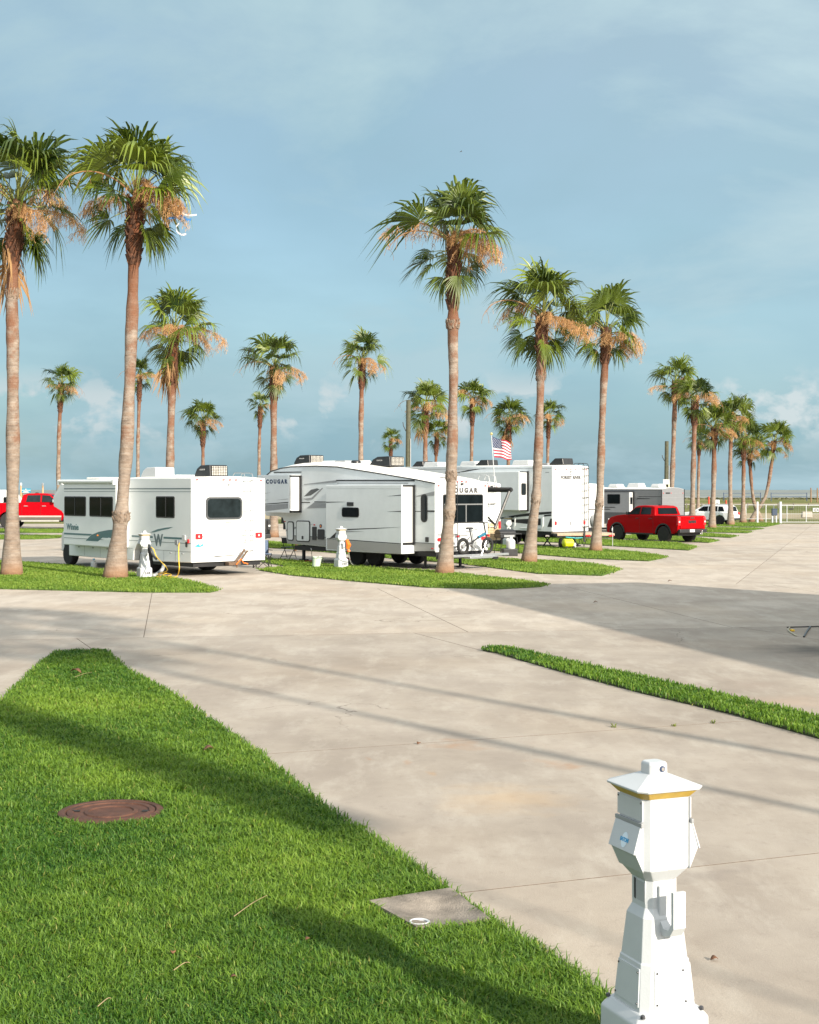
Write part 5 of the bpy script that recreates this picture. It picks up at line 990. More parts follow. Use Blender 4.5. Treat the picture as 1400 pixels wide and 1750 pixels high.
# ------------------------------------------------------------------ lighthouse-shaped power pedestals
def chsq(h, c): return [(h, -h+c), (h, h-c), (h-c, h), (-h+c, h), (-h, h-c), (-h, -h+c), (-h+c, -h), (h-c, -h)]
def sec(b, prof):
    b.rings([[(x, y, z) for x, y in chsq(h, c)] for z, h, c in prof])
def pedestal(loc, rz, label, number=None, logo=False):
    root = empty('power_pedestal', loc, rz, label, 'power pedestal', 'lighthouse shaped power pedestals'); W = white_plastic
    b = MB(); sec(b, [(0, .186, .03), (.305, .182, .03), (.318, .172, .03), (.345, .150, .03)]); base = b.build('base', W, root, bevel=.006)
    b = MB(); sec(b, [(.335, .142, .034), (.545, .122, .034), (.548, .117, .032), (.735, .099, .030), (.775, .080, .026), (.92, .078, .026)]); tower = b.build('tower', W, root, bevel=.004)
    # head: flat front and back, hooded left and right
    b = MB(); sec(b, [(.895, .080, .026), (.95, .121, .030), (1.275, .121, .030)]); head = b.build('head', W, root, bevel=.003)
    for sg in (-1, 1):
        b = MB(); b.rings([[(sg*.117, y, 1.142), (sg*.126, y, 1.142), (sg*.160, y, 1.030), (sg*.117, y, .940)] for y in (-.104, .104)]); b.build('outlet_hood', W, head, bevel=.002)
    b = MB(); sec(b, [(1.262, .124, .025), (1.298, .158, .035)]); b.build('trim_band', gold, root, bevel=.002)
    b = MB(); sec(b, [(1.296, .163, .036), (1.306, .166, .036), (1.352, .052, .014)]); b.build('roof', W, root, bevel=.003)
    b = MB(); sec(b, [(1.345, .047, .012), (1.395, .046, .012), (1.404, .040, .012)]); knob = b.build('finial', W, root, bevel=.004)
    MB().lathe([(-.052, .013), (-.046, .013)], 16, 'Y', (.012, 0, 1.375)).build('lock_ring', navy, knob, smooth=True); MB().lathe([(-.0555, .008), (-.05, .008)], 12, 'Y', (.012, 0, 1.375)).build('lock', chrome, knob)
    FRN = REAR(-.121)
    for sg in (-1, 1):                      # hinged hoods over the outlets
        hf = MB(); 
        q0, q1 = Vector((sg*.1275, 0, 1.140)), Vector((sg*.1625, 0, 1.026)); n_ = Vector((sg*(q0.z-q1.z), 0, abs(q1.x-q0.x))).normalized()
        hf.rings([[q+n_*d+Vector((0, y, 0)) for y, q in ((-.105, q0), (.105, q0), (.108, q1), (-.108, q1))] for d in (.0, .007)]); hood = hf.build('hood_flap', W, head, bevel=.0015)
        MB().box((sg*.127, 0, 1.150), (.012, .225, .018)).build('hinge', greyp, head, bevel=.002); MB().bx((sg*.118, -.105, 1.165), (sg*.1245, .105, 1.255)).build('upper_panel', W, head, bevel=.0015)
        for y in (-.095, .095): MB().lathe([(-.003, .004), (.003, .004)], 8, 'X', (sg*.125, y, 1.245)).build('screw', screw, head)
        if logo and sg < 0:
            U = Vector((0, -1, 0)); Vv = (q0-q1).normalized(); c = q0.lerp(q1, .62)+n_*.0075+U*.01
            MB().rings([[c+U*.024*math.cos(a)+Vv*.034*math.sin(a)+n_*d for a in np.linspace(0, 2*math.pi, 20, endpoint=False)] for d in (0, .0008)]).build('logo_disc', mat('pale_blue_print', (.62, .72, .80), .5), hood)
            text('EATON', .0235, bluep, hood, (U, Vv, n_), c+n_*.001, name='logo', sx=.85, t=.0006, bold=.0012)
    MB().bx((-.001, -.1225, .95), (.001, -.1205, 1.26)).build('seam', greyp, head)
    # side label, access panels with screws, cable hook
    for sg in (-1, 1):
        MB().bx((sg*.070, -.056, .79), (sg*.0795, .056, .895)).build('side_plate', W, tower, bevel=.0015)
        if sg < 0 and logo: MB().bx((-.081, -.052, .80), (-.079, .012, .885)).build('rating_label', greyplast, tower); MB().bx((-.0825, .030, .80), (-.078, .034, .89)).bx((-.0825, .020, .80), (-.078, .023, .89)).build('cable_slot', screw, tower)
        z0, z1 = .365, .525; x0, x1 = .1375, .1235
        MB().rings([[(sg*(x0+d), -.10, z0), (sg*(x0+d), .10, z0), (sg*(x1+d), .088, z1), (sg*(x1+d), -.088, z1)] for d in (-.004, .006)]).build('access_panel', W, tower, bevel=.0015)
        for y, z in ((-.08, .51), (.08, .51), (-.09, .38), (.09, .38)): MB().lathe([(-.003, .0042), (.003, .0042)], 8, 'X', (sg*(x0+(x1-x0)*(z-z0)/(z1-z0)+.007), y, z)).build('screw', screw, tower)
        MB().rings([[(-.085, sg*(x0+d), z0), (.085, sg*(x0+d), z0), (.075, sg*(x1+d), z1), (-.075, sg*(x1+d), z1)] for d in (-.004, .005)]).build('access_panel', W, tower, bevel=.0015)
        for x, z in ((-.065, .512), (.065, .512), (-.072, .38), (.072, .38)): MB().lathe([(-.003, .0042), (.003, .0042)], 8, 'Y', (x, sg*(x0+(x1-x0)*(z-z0)/(z1-z0)+.006), z)).build('screw', screw, tower)
        for sy in (-1, 1): MB().lathe([(0, .011), (.012, .010), (.016, .005)], 10, 'Z', (sg*.147, sy*.147, .335)).build('bolt', screw, base, smooth=True)
    b = MB(); pr = [(-.075, .875), (-.075, .70), (-.12, .665), (-.175, .68), (-.205, .72), (-.205, .875)]; pr2 = [(-.095, .875), (-.093, .735), (-.125, .70), (-.165, .705), (-.186, .735), (-.186, .875)]
    for i in range(5): b.rings([[(x, pr[j][0], pr[j][1]) for j in (i, i+1)]+[(x, pr2[j][0], pr2[j][1]) for j in (i+1, i)] for x in (-.031, .031)])
    b.build('cable_hook', W, tower, bevel=.002)
    if number: text(number, .10, darkp, base, 'R', (.03, -.188, .17), name='number', space=1.15, bold=.003)
    return root
np_ = gp(1118, 837+2.6*387)
PEDX, PEDY = (1118-700)/387.0, FP/387.0
pedestal((PEDX, PEDY, 0), R(22), 'white lighthouse shaped power pedestal standing close at the lower right', None, True)
g_ = gp(247, 989); pedestal(g_, R(30), 'white power pedestal with black plug and yellow cable beside the motorhome wheel', '24B')
g_ = gp(583, 972); pedestal(g_, R(30), 'white power pedestal with orange cable end beside the fifth wheel', '24A')
pedestal(gp(868, 933), R(30), 'white power pedestal partly hidden behind the black grill', None)

def thing(b, name, m, label, cat, group=None, smooth=False, bevel=0.0, loc=(0, 0, 0), rz=0):
    return tag(b.build(name, m, None, smooth, bevel, mx=Matrix.Translation(loc) @ Matrix.Rotation(rz, 4, 'Z')), label, cat, group)
def curve_pts(P, n=8):
    P = [Vector(p) for p in P]; out = []
    for i in range(len(P)-1):
        p0, p1, p2, p3 = P[max(0, i-1)], P[i], P[i+1], P[min(len(P)-1, i+2)]
        for k in range(n):
            t = k/n; out.append(.5*((2*p1)+(p2-p0)*t+(2*p0-5*p1+4*p2-p3)*t*t+(3*p1-p0-3*p2+p3)*t**3))
    return out+[P[-1]]
# yellow hose and cable at the motorhome
hp = [at(307.5, 928, 42.6), at(306, 936, 42.4), at(305.5, 955, 42.2), at(308, 972, 42.0), gp(304, 984, .03), gp(292, 987, .03), gp(280, 985, .03), gp(270, 988, .03), gp(292, 983, .05), gp(283, 980, .05), gp(272, 986, .06), gp(262, 984, .05), gp(280, 989, .05), gp(296, 986, .06), gp(268, 983, .06), gp(284, 976, .22), gp(283, 968, .45), at(268, 952, 40.9), at(261, 938, 41.0), at(256, 934, 41.2)]
rr_ = random.Random(3); hp = [Vector(p)+Vector((rr_.uniform(-.03, .03), rr_.uniform(-.03, .03), 0)) for p in hp]
thing(MB().tube(curve_pts(hp, 7), .014, 6), 'power_cable', yellow, 'yellow power cable coiled on the ground between pedestal and motorhome', 'cable', smooth='all')
bc = [at(254.5, 931.5, 41.2), at(257, 938, 41.0), at(261, 948, 40.95), at(268, 956, 40.9)]
thing(MB().tube(curve_pts(bc), .04, 6).tube(curve_pts([at(254.5, 932, 41.3), at(257, 942, 41.2), at(260, 950, 41.2)]), .035, 6), 'cable_plug', black_pl, 'black plug cables hanging from the numbered pedestal by the motorhome', 'plug', smooth='all')
oc = [at(593, 923, 46.2), at(596, 932, 46.1), at(594, 938, 46.1), at(596, 943, 46.1), at(597, 953, 46.4), at(600, 962, 46.9), gp(607, 968, .02)]
cb_ = tag(empty('orange_cable', (0, 0, 0)), 'orange cable end hanging on the pedestal beside the fifth wheel', 'cable')
MB().tube([oc[0], oc[1], oc[2]], [.05, .085, .05], 8).tube([at(595, 939, 46.1), at(597, 943, 46.1)], .05, 6).build('cable_bundle', orange, cb_, smooth=True); MB().tube(curve_pts(oc[3:]), .014, 5).build('cord', faint, cb_, smooth='all')
# jug, pail, hoses
b = MB(); b.lathe([(0, .10), (.02, .105), (.19, .105), (.25, .05), (.27, .033), (.31, .035)], 16); jg = thing(b, 'water_jug', white_plastic, 'white plastic jug on the grass edge by the motorhome', 'jug', smooth=True, loc=gp(160.5, 972)); MB().lathe([(.30, .038), (.335, .038)], 12).build('cap', bluep, jg)
b = MB(); b.lathe([(0, .125), (.03, .128), (.33, .15), (.335, .16), (.37, .16), (.375, .145), (.36, .13)], 20, cap=True); pl_ = thing(b, 'pail', palegreen, 'pale green plastic pail leaning on the strip left of the pedestal', 'pail', smooth=True, loc=gp(540, 971)); pl_.rotation_euler = (0, R(7), 0)
MB().lathe([(.0, .131), (.05, .134)], 20).build('bottom_band', darkp, pl_)
thing(MB().tube(curve_pts([gp(534, 960, .02), at(532.5, 942, 49.5), at(531.5, 937, 49.6)]), .012, 5).tube(curve_pts([at(545, 951, 46.9), at(552, 953, 47.4), gp(553, 963, .02), gp(565, 966, .03), gp(575, 969, .03)]), .02, 6), 'water_hose', faint, 'pale water hose looping from pail to pedestal', 'hose', smooth='all')
thing(MB().tube(curve_pts([gp(263, 984, .08), gp(270, 980, .1), gp(277, 974, .22), at(280, 966, 43.5)]), .055, 8), 'drain_hose', greyplast, 'grey drain hose rising behind the numbered pedestal', 'hose', smooth='all')

# camp chairs, table
def folding_chair(loc, rz, fab, frame, label, s=1.0):
    r_ = empty('folding_chair', loc, rz, label, 'chair'); 
    for x in (-.23, .23):
        MB().tube([(x*s, -.24*s, 0), (x*s, .16*s, .86*s)], .014, 6).build('leg', frame, r_, smooth=True); MB().tube([(x*s, .26*s, 0), (x*s, -.18*s, .47*s)], .014, 6).build('leg', frame, r_, smooth=True)
    MB().tube([(-.23*s, -.19*s, .12*s), (.23*s, -.19*s, .12*s)], .011, 5).tube([(-.23*s, .2*s, .07*s), (.23*s, .2*s, .07*s)], .011, 5).build('stretcher', frame, r_)
    MB().box((0, 0, .45*s), (.46*s, .42*s, .03)).build('seat', fab, r_, bevel=.01); MB().bx((-.23*s, .10*s, .62*s), (.23*s, .16*s, .85*s)).build('backrest', fab, r_, bevel=.01)
folding_chair(gp(493, 954), R(150), steel_black, steel_black, 'black metal folding chair under the nose of the fifth wheel', .92)
cc = empty('camp_chair', gp(449, 971), R(20), 'blue fabric folding camp chair with thin black legs behind the motorhome corner', 'chair')
for x in (-.26, .26):
    for y0, y1 in ((-.25, .25), (.25, -.25)): MB().tube([(x, y0, 0), (x*.9, y1, .50)], .013, 5).build('leg', steel_black, cc)
    MB().tube([(x, .25, 0), (x, .27, .92)], .013, 5).build('leg', steel_black, cc); MB().box((x, 0, .60), (.07, .46, .02)).build('armrest', steel_black, cc)
for y in (-.25, .25): MB().tube([(-.26, y, 0), (.26, y, .46)], .012, 5).tube([(.26, y, 0), (-.26, y, .46)], .012, 5).build('cross_leg', steel_black, cc)
MB().rings([[(-.25, -.24, .47), (.25, -.24, .47), (.25, .24, .42), (-.25, .24, .42)], [(-.25, -.24, .50), (.25, -.24, .50), (.25, .24, .45), (-.25, .24, .45)]]).build('seat', fabric_blue, cc); MB().bx((-.25, .25, .44), (.25, .28, .92)).build('backrest', fabric_blue, cc, bevel=.01)
pt = empty('picnic_table', gp(536, 942), R(20), 'wooden picnic table whose splayed legs show under the fifth wheel', 'table')
for k in range(5): MB().box((0, -.32+.16*k, .74), (1.8, .145, .04)).build('top_board', wood, pt, bevel=.006)
for sy in (-.72, .72):
    for k in (-1, 1): MB().box((0, sy+.075*k, .45), (1.8, .135, .04)).build('seat_board', wood, pt, bevel=.006)
for x in (-.62, .62):
    for sy in (-1, 1): MB().tube([(x, sy*.62, 0), (x, sy*.28, .72)], .05, 4).build('leg', wood, pt)
    MB().box((x, 0, .40), (.05, 1.6, .10)).build('brace', wood, pt)

# electric bicycle on a hitch rack behind the fifth wheel
cgm = Matrix.Translation((1.72, 46.8, 0)) @ Matrix.Rotation(R(42), 4, 'Z')
rk = empty('bike_rack', cgm @ Vector((0, -.6, 0)), R(42), 'silver hitch mounted bike rack under the electric bicycle', 'bike rack')
MB().bx((-1.0, -.06, .42), (1.55, .05, .50)).build('tray', alu, rk, bevel=.01); MB().bx((-.35, -.16, .36), (.9, .12, .43)).build('ramp', alu, rk, bevel=.01); MB().bx((-.05, 0, .40), (.05, .9, .46)).build('hitch_tube', steel_black, rk); MB().tube([(.30, -.02, .45), (.55, -.02, 1.0)], .02, 6).tube([(.25, -.06, .45), (.52, -.03, .95)], .015, 5).build('clamp_arm', alu, rk)
MB().bx((.7, -.19, .33), (.92, -.10, .40)).build('end_pad', steel_black, rk)
bk = empty('electric_bicycle', cgm @ Vector((.02, -.62, .50)), R(42), 'black folding electric bicycle with fat tyres and blue frame tube', 'bicycle')
for x, nm in ((-.56, 'wheel'), (.56, 'wheel')):
    t = MB(); R0, r0 = .215, .048
    t.rings([[(x+(R0+r0*math.cos(a))*math.cos(2*math.pi*k/26), r0*math.sin(a), .265+(R0+r0*math.cos(a))*math.sin(2*math.pi*k/26)) for a in np.linspace(0, 2*math.pi, 8, endpoint=False)] for k in range(27)], cap=False)
    w_ = t.build(nm, rubber, bk, smooth='all'); s_ = MB()
    for k in range(10): a = 2*math.pi*k/10; s_.tube([(x, 0, .265), (x+.18*math.cos(a), 0, .265+.18*math.sin(a))], .005, 4)
    s_.lathe([(-.05, .06), (.05, .06)], 12, 'Y', (x, 0, .265)); s_.build('spokes', alu, w_)
    f_ = MB(); f_.tube([(x+.27*math.cos(a), 0, .265+.27*math.sin(a)) for a in np.linspace(.3, 2.5, 8)], .016, 5); f_.build('mudguard', black_pl, bk)
MB().tube([(.12, 0, .54), (.46, 0, .66)], .048, 8).build('frame_tube', teal_bike, bk, smooth=True)
fm = MB(); fm.tube([(-.56, 0, .265), (-.20, 0, .36), (.12, 0, .54)], .026, 6).tube([(-.56, 0, .30), (-.26, 0, .56)], .016, 5).tube([(-.12, 0, .30), (-.27, 0, .82)], .022, 6).tube([(.56, 0, .265), (.47, 0, .66), (.38, 0, 1.02)], .024, 6); fm.build('frame', steel_black, bk, smooth=True)
MB().box((-.27, 0, .85), (.26, .16, .06), taper=.8).build('saddle', black_pl, bk, bevel=.02); MB().tube([(.36, -.06, 1.02), (.08, -.1, 1.03)], .014, 5).tube([(.36, .0, 1.02), (.66, .1, 1.02)], .014, 5).tube([(.30, -.1, 1.0), (.38, .08, 1.06)], .03, 6).build('handlebar', black_pl, bk, smooth=True)
MB().bx((-.78, -.06, .60), (-.40, .06, .62)).build('rack_plate', steel_black, bk); MB().box((-.80, 0, .60), (.04, .08, .05)).build('rear_light', redlens, bk); MB().box((.58, 0, .60), (.06, .09, .08)).build('front_reflector', redlens, bk)
MB().lathe([(-.06, .09), (.06, .09)], 14, 'Y', (-.10, 0, .30)).tube([(-.10, -.08, .30), (-.02, -.1, .16)], .012, 5).build('motor', alu, bk)

# grill and gas bottle
gq = gp(866, 947); gl = empty('grill', gq, R(30), 'black gas grill on thin legs behind the bicycle', 'grill')
for x in (-.42, .42):
    for y in (-.2, .2): MB().tube([(x*1.1, y*1.1, 0), (x*.85, y, .70)], .016, 5).build('leg', steel_black, gl)
MB().bx((-.45, -.24, .66), (.30, .24, .84)).build('firebox', black_pl, gl, bevel=.03); lp = MB(); lp.rings([[(x, .24*math.cos(a), .84+.17*math.sin(a)) for a in np.linspace(0, math.pi, 8)] for x in (-.45, .30)]); lp.build('lid', black_pl, gl, bevel=.02); MB().bx((.30, -.22, .80), (.60, .22, .83)).build('side_shelf', steel_black, gl); MB().bx((-.3, -.27, .70), (.2, -.24, .78)).build('control_panel', alu, gl)
MB().box((0, 0, .22), (.8, .34, .02)).build('lower_shelf', steel_black, gl)
thing(MB().lathe([(0, .16), (.04, .18), (.30, .18), (.38, .12), (.40, .07), (.48, .08)], 18), 'gas_bottle', white_plastic, 'white gas bottle on the black crate under the grill', 'gas bottle', smooth=True, loc=gp(873, 950, .0)[:2]+(.28,))
thing(MB().bx((-.34, -.2, 0), (.24, .2, .28)), 'crate', black_pl, 'black plastic crate under the gas bottle', 'crate', bevel=.02, loc=gp(873, 950), rz=R(10))

# flat utility trailer with plank deck
ut = empty('utility_trailer', (7.75, 62.7, 0), R(6), 'low flat trailer with plank deck and red lights by the leaning palm strip', 'trailer')
for k in range(8): MB().box((0, -.05+.17*k, .66), (2.55, .155, .04)).build('deck_plank', woodgrey, ut, bevel=.005)
MB().bx((-1.28, -.16, .58), (1.28, -.12, .68)).build('edge_rail', woodgrey, ut); MB().bx((-1.2, -.1, .52), (1.2, 1.25, .60)).build('frame', steel_black, ut)
for x0 in (-.02, 1.02): lamp_(ut, REAR(-.16), x0, x0+.22, .55, .62)
for x in (-1.05, .55): wheel(ut, x, .15, .23, .16, rimdark, 1)
MB().bx((-.12, -.2, .30), (-.04, -.14, .98)).build('post', steel_black, ut); MB().tube([(1.18, -.2, .12), (1.18, -.2, .98)], .012, 5).build('marker_pole', white_plastic, ut); MB().lathe([(-.012, .07), (.012, .07)], 14, 'X', (1.16, -.2, .85)).build('reflector', white_plastic, ut)
MB().tube([(-.9, -.12, .52), (-.4, -.13, .47), (-.1, -.13, .5)], .02, 5).build('strap', aqua, ut)
zz_ = MB()
for k in range(9): x = -1.2+.14*k; zz_.tube([(x, -.1, .10+.36*(k % 2)), (x+.14, -.1, .46-.36*(k % 2))], .012, 4)
zz_.build('spring_frame', steel_black, ut)
tk = empty('waste_tank', (6.92, 62.1, 0), R(25), 'lime yellow wheeled tank on the ground below the flat trailer', 'tank')
MB().lathe([(-.24, .12), (-.2, .18), (.2, .18), (.24, .12)], 16, 'X', (0, 0, .27)).build('tank', limegreen, tk, smooth=True); MB().box((.26, 0, .17), (.14, .3, .22)).build('end_cap', greyplast, tk, bevel=.02)
for x in (-.16, .2):
    for sy in (-1, 1): MB().lathe([(sy*.14, .07), (sy*.18, .07)], 14, 'Y', (x, 0, .07)).build('caster', rubber, tk)

# flag on its pole
fp = empty('flag', (5.84-2.45, 57.0, 0), 0, 'American flag streaming right from a white pole above the half hidden trailer', 'flag')
p0 = at(846, 832, 57.0)-Vector(fp.location); p1 = at(840, 744, 57.0)-Vector(fp.location)
MB().tube([p0+Vector((.1, 0, -1.2)), p0, p1], .018, 6).build('pole', white_plastic, fp, smooth=True); MB().lathe([(-.06, .01), (-.03, .05), (0, .06), (.03, .05), (.06, .01)], 10, 'Z', p1+Vector((0, 0, .06))).build('finial', brass, fp, smooth=True)
fw_, fh_ = .74, .84; fred, fwh, fbl = mat('flag_red', (.36, .008, .03), .7, var=.08), mat('flag_white', (.60, .58, .60), .7, var=.04), mat('flag_blue', (.012, .03, .09), .7, var=.1)
def fpos(u, v):                     # u along the fly, v down the hoist
    return Vector((p1.x+.02+.17*v*.6+u*fw_*(1-.06*v), p1.y+.10*math.sin(u*7+v*2.2)*u+.03*math.sin(u*15+v*4)*u, p1.z-.04-v*fh_-u*.26*(1-.65*v)-.05*math.sin(u*6.5+v*3)*u))
bR, bW, bB = MB(), MB(), MB(); NU = 26
for r_ in range(13):
    for i in range(NU):
        u0, u1 = i/NU, (i+1)/NU; v0, v1 = r_/13, (r_+1)/13; bb_ = bB if (r_ < 7 and u1 <= .5) else (bR if r_ % 2 == 0 else bW); bb_.poly([fpos(u0, v0), fpos(u1, v0), fpos(u1, v1), fpos(u0, v1)])
fl_ = bR.build('red_stripes', fred, fp); bW.build('white_stripes', fwh, fp); cn = bB.build('canton', fbl, fp)
bs_ = MB()
for r_ in range(9):
    for c_ in range(6 if r_ % 2 == 0 else 5):
        u = (.04+.083*c_+(.0415 if r_ % 2 else 0)); v = .03+.5385*(r_+.5)/9.2; c = fpos(u, v)+Vector((0, -.006, 0)); bs_.poly([c+Vector((.017*(1 if k % 2 == 0 else .42)*math.sin(k*math.pi/5), 0, .017*(1 if k % 2 == 0 else .42)*math.cos(k*math.pi/5))) for k in range(10)])
bs_.build('stars', fwh, cn)
for o in (fp.children[2], fp.children[3], fp.children[4]):
    so = o.modifiers.new('thick', 'SOLIDIFY'); so.thickness = .003

# utility poles, signs, birds
for px, yb, yt, Y, lab in ((697.5, 900, 684, 95, 'dark wooden utility pole rising behind the fifth wheel roof'), (1139, 893, 754, 112, 'shorter wooden utility pole behind the grey trailer')):
    a = at(px, yb, Y); a.z = 0; t_ = at(px, yt, Y); r_ = empty('utility_pole', a, 0, lab, 'utility pole', 'wooden utility poles'); h = t_.z
    MB().tube([(0, 0, 0), (0, 0, h*.5), (.03, 0, h)], [.19, .17, .15], 10).build('pole', pole_wood, r_, smooth=True); bx_ = MB().bx((.1, -.28, h*.36 if px > 1000 else h*.30), (.34, -.12, h*.36+.75 if px > 1000 else h*.30+.9)).build('meter_box', greyplast if px < 1000 else mat('cream_box', (.6, .56, .42), .5), r_, bevel=.02)
    MB().bx((-.62 if px < 1000 else -.3, -.26, h*.39 if px < 1000 else h*.47), (-.0 if px < 1000 else .25, -.2, h*.39+.52 if px < 1000 else h*.47+.4)).build('sign_plate', white_plastic, r_); MB().tube([(.16, -.16, 1), (.17, -.16, h*.7)], .03, 5).build('conduit', greyplast, r_)
    MB().tube([(-.14, 0, h*.76), (-.30, -.05, h*.80), (-.34, -.05, h*.83)], .03, 5).build('hook', steel_black, r_)
def bird(px, py, Y, s, rz, lab):
    b = MB(); b.lathe([(-.22*s, .01*s), (-.12*s, .05*s), (.05*s, .06*s), (.16*s, .035*s), (.22*s, .008*s)], 8, 'X')
    for sg in (-1, 1): b.rings([[(.08*s, sg*.03*s, .02*s), (-.06*s, sg*.03*s, .02*s), (-.06*s, sg*.03*s, .03*s), (.08*s, sg*.03*s, .03*s)], [(.10*s, sg*.32*s, .12*s), (-.02*s, sg*.32*s, .12*s), (-.02*s, sg*.32*s, .125*s), (.10*s, sg*.32*s, .125*s)], [(-.02*s, sg*.62*s, .04*s), (-.06*s, sg*.62*s, .04*s), (-.06*s, sg*.62*s, .042*s), (-.02*s, sg*.62*s, .042*s)]])
    o = thing(b, 'bird', charcoal, lab, 'bird', smooth=True, loc=at(px, py, Y), rz=rz); return o
bird(788, 259, 80, .30, R(15), 'small dark bird flying high above the tallest central palm'); bird(936, 751, 120, .32, R(10), 'tiny dark bird low in the sky right of the ringed trunk')
kt = empty('streamer', at(308, 374, Yof(990)), 0, 'torn blue and white streamer caught on the right side of a palm crown', 'streamer'); Kp = Vector(kt.location)
def ribbon(pts, w, m, nm):
    P = curve_pts([at(x, y, Yof(990)-.25)-Kp for x, y in pts], 6); b = MB(); b.rings([[p+Vector((0, 0, w)), p+Vector((.003, .006, w)), p+Vector((.003, .006, -w)), p+Vector((0, 0, -w))] for p in P]); b.build(nm, m, kt)
blr = mat('blue_ribbon', (.03, .16, .42), .5); ribbon([(286, 373), (300, 372), (307, 368), (318, 350)], .035, blr, 'blue_ribbon'); ribbon([(303, 359), (310, 368), (322, 376), (327, 374)], .035, blr, 'blue_ribbon'); ribbon([(310, 366), (309, 379)], .05, blr, 'blue_ribbon'); ribbon([(308, 357), (314, 366), (325, 368), (336, 367)], .022, fwh, 'white_ribbon'); ribbon([(306, 382), (301, 388), (303, 396), (311, 401), (318, 400)], .025, fwh, 'white_ribbon')

# ------------------------------------------------------------------ gate, fences, shore
GY = 112.0
def wx(px, Y=GY): return (px-700)*Y/FP
gt_ = empty('gate', (wx(1334), GY, 0), 0, 'white metal gate across the road at the right edge', 'gate'); ox = wx(1334)
MB().bx((-.085, -.085, -.05), (.085, .085, 1.66)).build('gate_post', white_plastic, gt_, bevel=.02)
for z_, h_ in ((1.36, .04), (.05, .04), (.70, .022)): MB().tube([(.1, 0, z_), (6.2, 0, z_)], h_*.7, 6).build('rail', white_plastic, gt_)
for px in (1345, 1378, 1412, 1445): MB().tube([(wx(px)-ox, 0, .05), (wx(px)-ox, 0, 1.36)], .034, 6).build('upright', white_plastic, gt_)
for k in range(44): x_ = .2+.136*k; MB().tube([(x_, 0, .07), (x_, 0, 1.34)], .005, 4).build('picket', greyplast, gt_)
sg_ = MB().bx((wx(1389)-ox, -.08, .86), (wx(1408)-ox, -.05, 1.17)).build('sign', white_plastic, gt_); text('EXIT', .30, darkp, sg_, 'R', (wx(1398)-ox, -.085, 1.0), bold=.006)
MB().box((wx(1352)-ox, -.06, 1.08), (.34, .05, .10)).build('latch', steel_black, gt_)
fn = empty('fence', (wx(1298), GY+.6, 0), 0, 'white post and rail fence left of the gate', 'fence'); ox2 = wx(1298)
for px in (1278, 1298, 1312.5, 1326): MB().bx((wx(px)-ox2-(.03 if px != 1298 else .07), -.04, 0), (wx(px)-ox2+(.03 if px != 1298 else .07), .04, 1.42 if px != 1298 else 1.66)).build('post', white_plastic, fn)
for z_ in (1.40, .30): MB().bx((wx(1272)-ox2, -.02, z_-.02), (wx(1332)-ox2, .02, z_+.02)).build('rail', greyplast, fn)
kb = empty('keypad_stand', (wx(1323.5, 110), 110, 0), 0, 'dark blue box on two white legs beside the gate post', 'keypad stand'); MB().bx((-.20, -.15, .62), (.20, .15, 1.12)).bx((-.2, -.17, 1.08), (.2, .15, 1.14)).build('box', mat('navy_box', (.03, .05, .09), .5), kb, bevel=.02)
for sx in (-.15, .15): MB().bx((sx-.045, -.05, 0), (sx+.045, .05, .64)).build('leg', white_plastic, kb)
bf = empty('fence', (wx(1330, 205), 205, 0), 0, 'long low rail fence across the far field', 'fence')
for k in range(26): x_ = -22+2.2*k; MB().bx((x_-.07, -.07, -.1), (x_+.07, .07, .72)).build('post', mat('brown_grey_post', (.14, .125, .11), .8), bf)
MB().bx((-22, -.04, .42), (33, .04, .54)).build('rail', mat('pale_rail', (.26, .25, .235), .7), bf)
cbk = thing(MB().box((0, 0, .25), (1.0, .5, .55), taper=.9), 'concrete_block', mat('pale_block', (.34, .31, .27), .8, var=.1), 'pale concrete block in the field behind the gate', 'block', bevel=.04, loc=(wx(1379, 135), 135, 0))
for x0, x1 in ((1237, 1300), (1318, 1379)):
    Y = 330; nt_ = empty('volleyball_net', (wx(x0, Y), Y, 0), 0, 'blue edged beach net %s' % ('left of the leaning trunk' if x0 < 1300 else 'right of the leaning trunk'), 'net'); W_ = wx(x1, Y)-wx(x0, Y); nb = mat('net_blue', (.03, .06, .13), .7)
    for x_ in (0, W_): MB().tube([(x_, 0, -.1), (x_, 0, 1.95)], .09, 5).build('post', nb, nt_)
    for z_ in (1.80, .98): MB().bx((0, -.03, z_-.05), (W_, .03, z_+.05)).build('band', nb, nt_)
for i, (px, py, h, lab) in enumerate(((1211.5, 853, 1.5, 'taller red marker post in the far field'), (1241, 857, .9, 'shorter red marker post in the far field'))):
    thing(MB().lathe([(-.1, .16), (h, .13)], 10), 'marker_post', mat('red_marker', (.45, .06, .03), .6), lab, 'post', smooth=True, loc=(wx(px, 230), 230, 0))
thing(MB().box((0, 0, .5), (.9, .8, .9), taper=.9), 'bin', white_plastic, 'small white box between the red marker posts', 'bin', bevel=.05, loc=(wx(1225, 235), 235, 0))
for i, px in enumerate((1386, 1397)): thing(MB().lathe([(-.1, .16), (3.0, .12)], 8), 'beach_post', wood, 'bare brown post on the beach, %s of the pair' % ('left' if i == 0 else 'right'), 'post', loc=(wx(px, 300), 300, 0))
bsn = empty('sign', (wx(44.5, 150), 150, 0), 0, 'blue and white sign beyond the red truck at left', 'sign'); fc = MB().bx((-.50, -.03, 2.28), (.50, .03, 2.74)).build('sign_face', signblue, bsn)
decal(((0, -.03, 0), (1, 0, 0), (0, 0, 1), (0, -1, 0)), [[(-.5, 2.52), (.5, 2.52), (.5, 2.58), (-.5, 2.58)], [(-.08, 2.42), (.08, 2.42), (.05, 2.70), (-.05, 2.70)], [(-.4, 2.31), (.4, 2.31), (.2, 2.42), (-.2, 2.42)]], white, fc, 'print', .012)
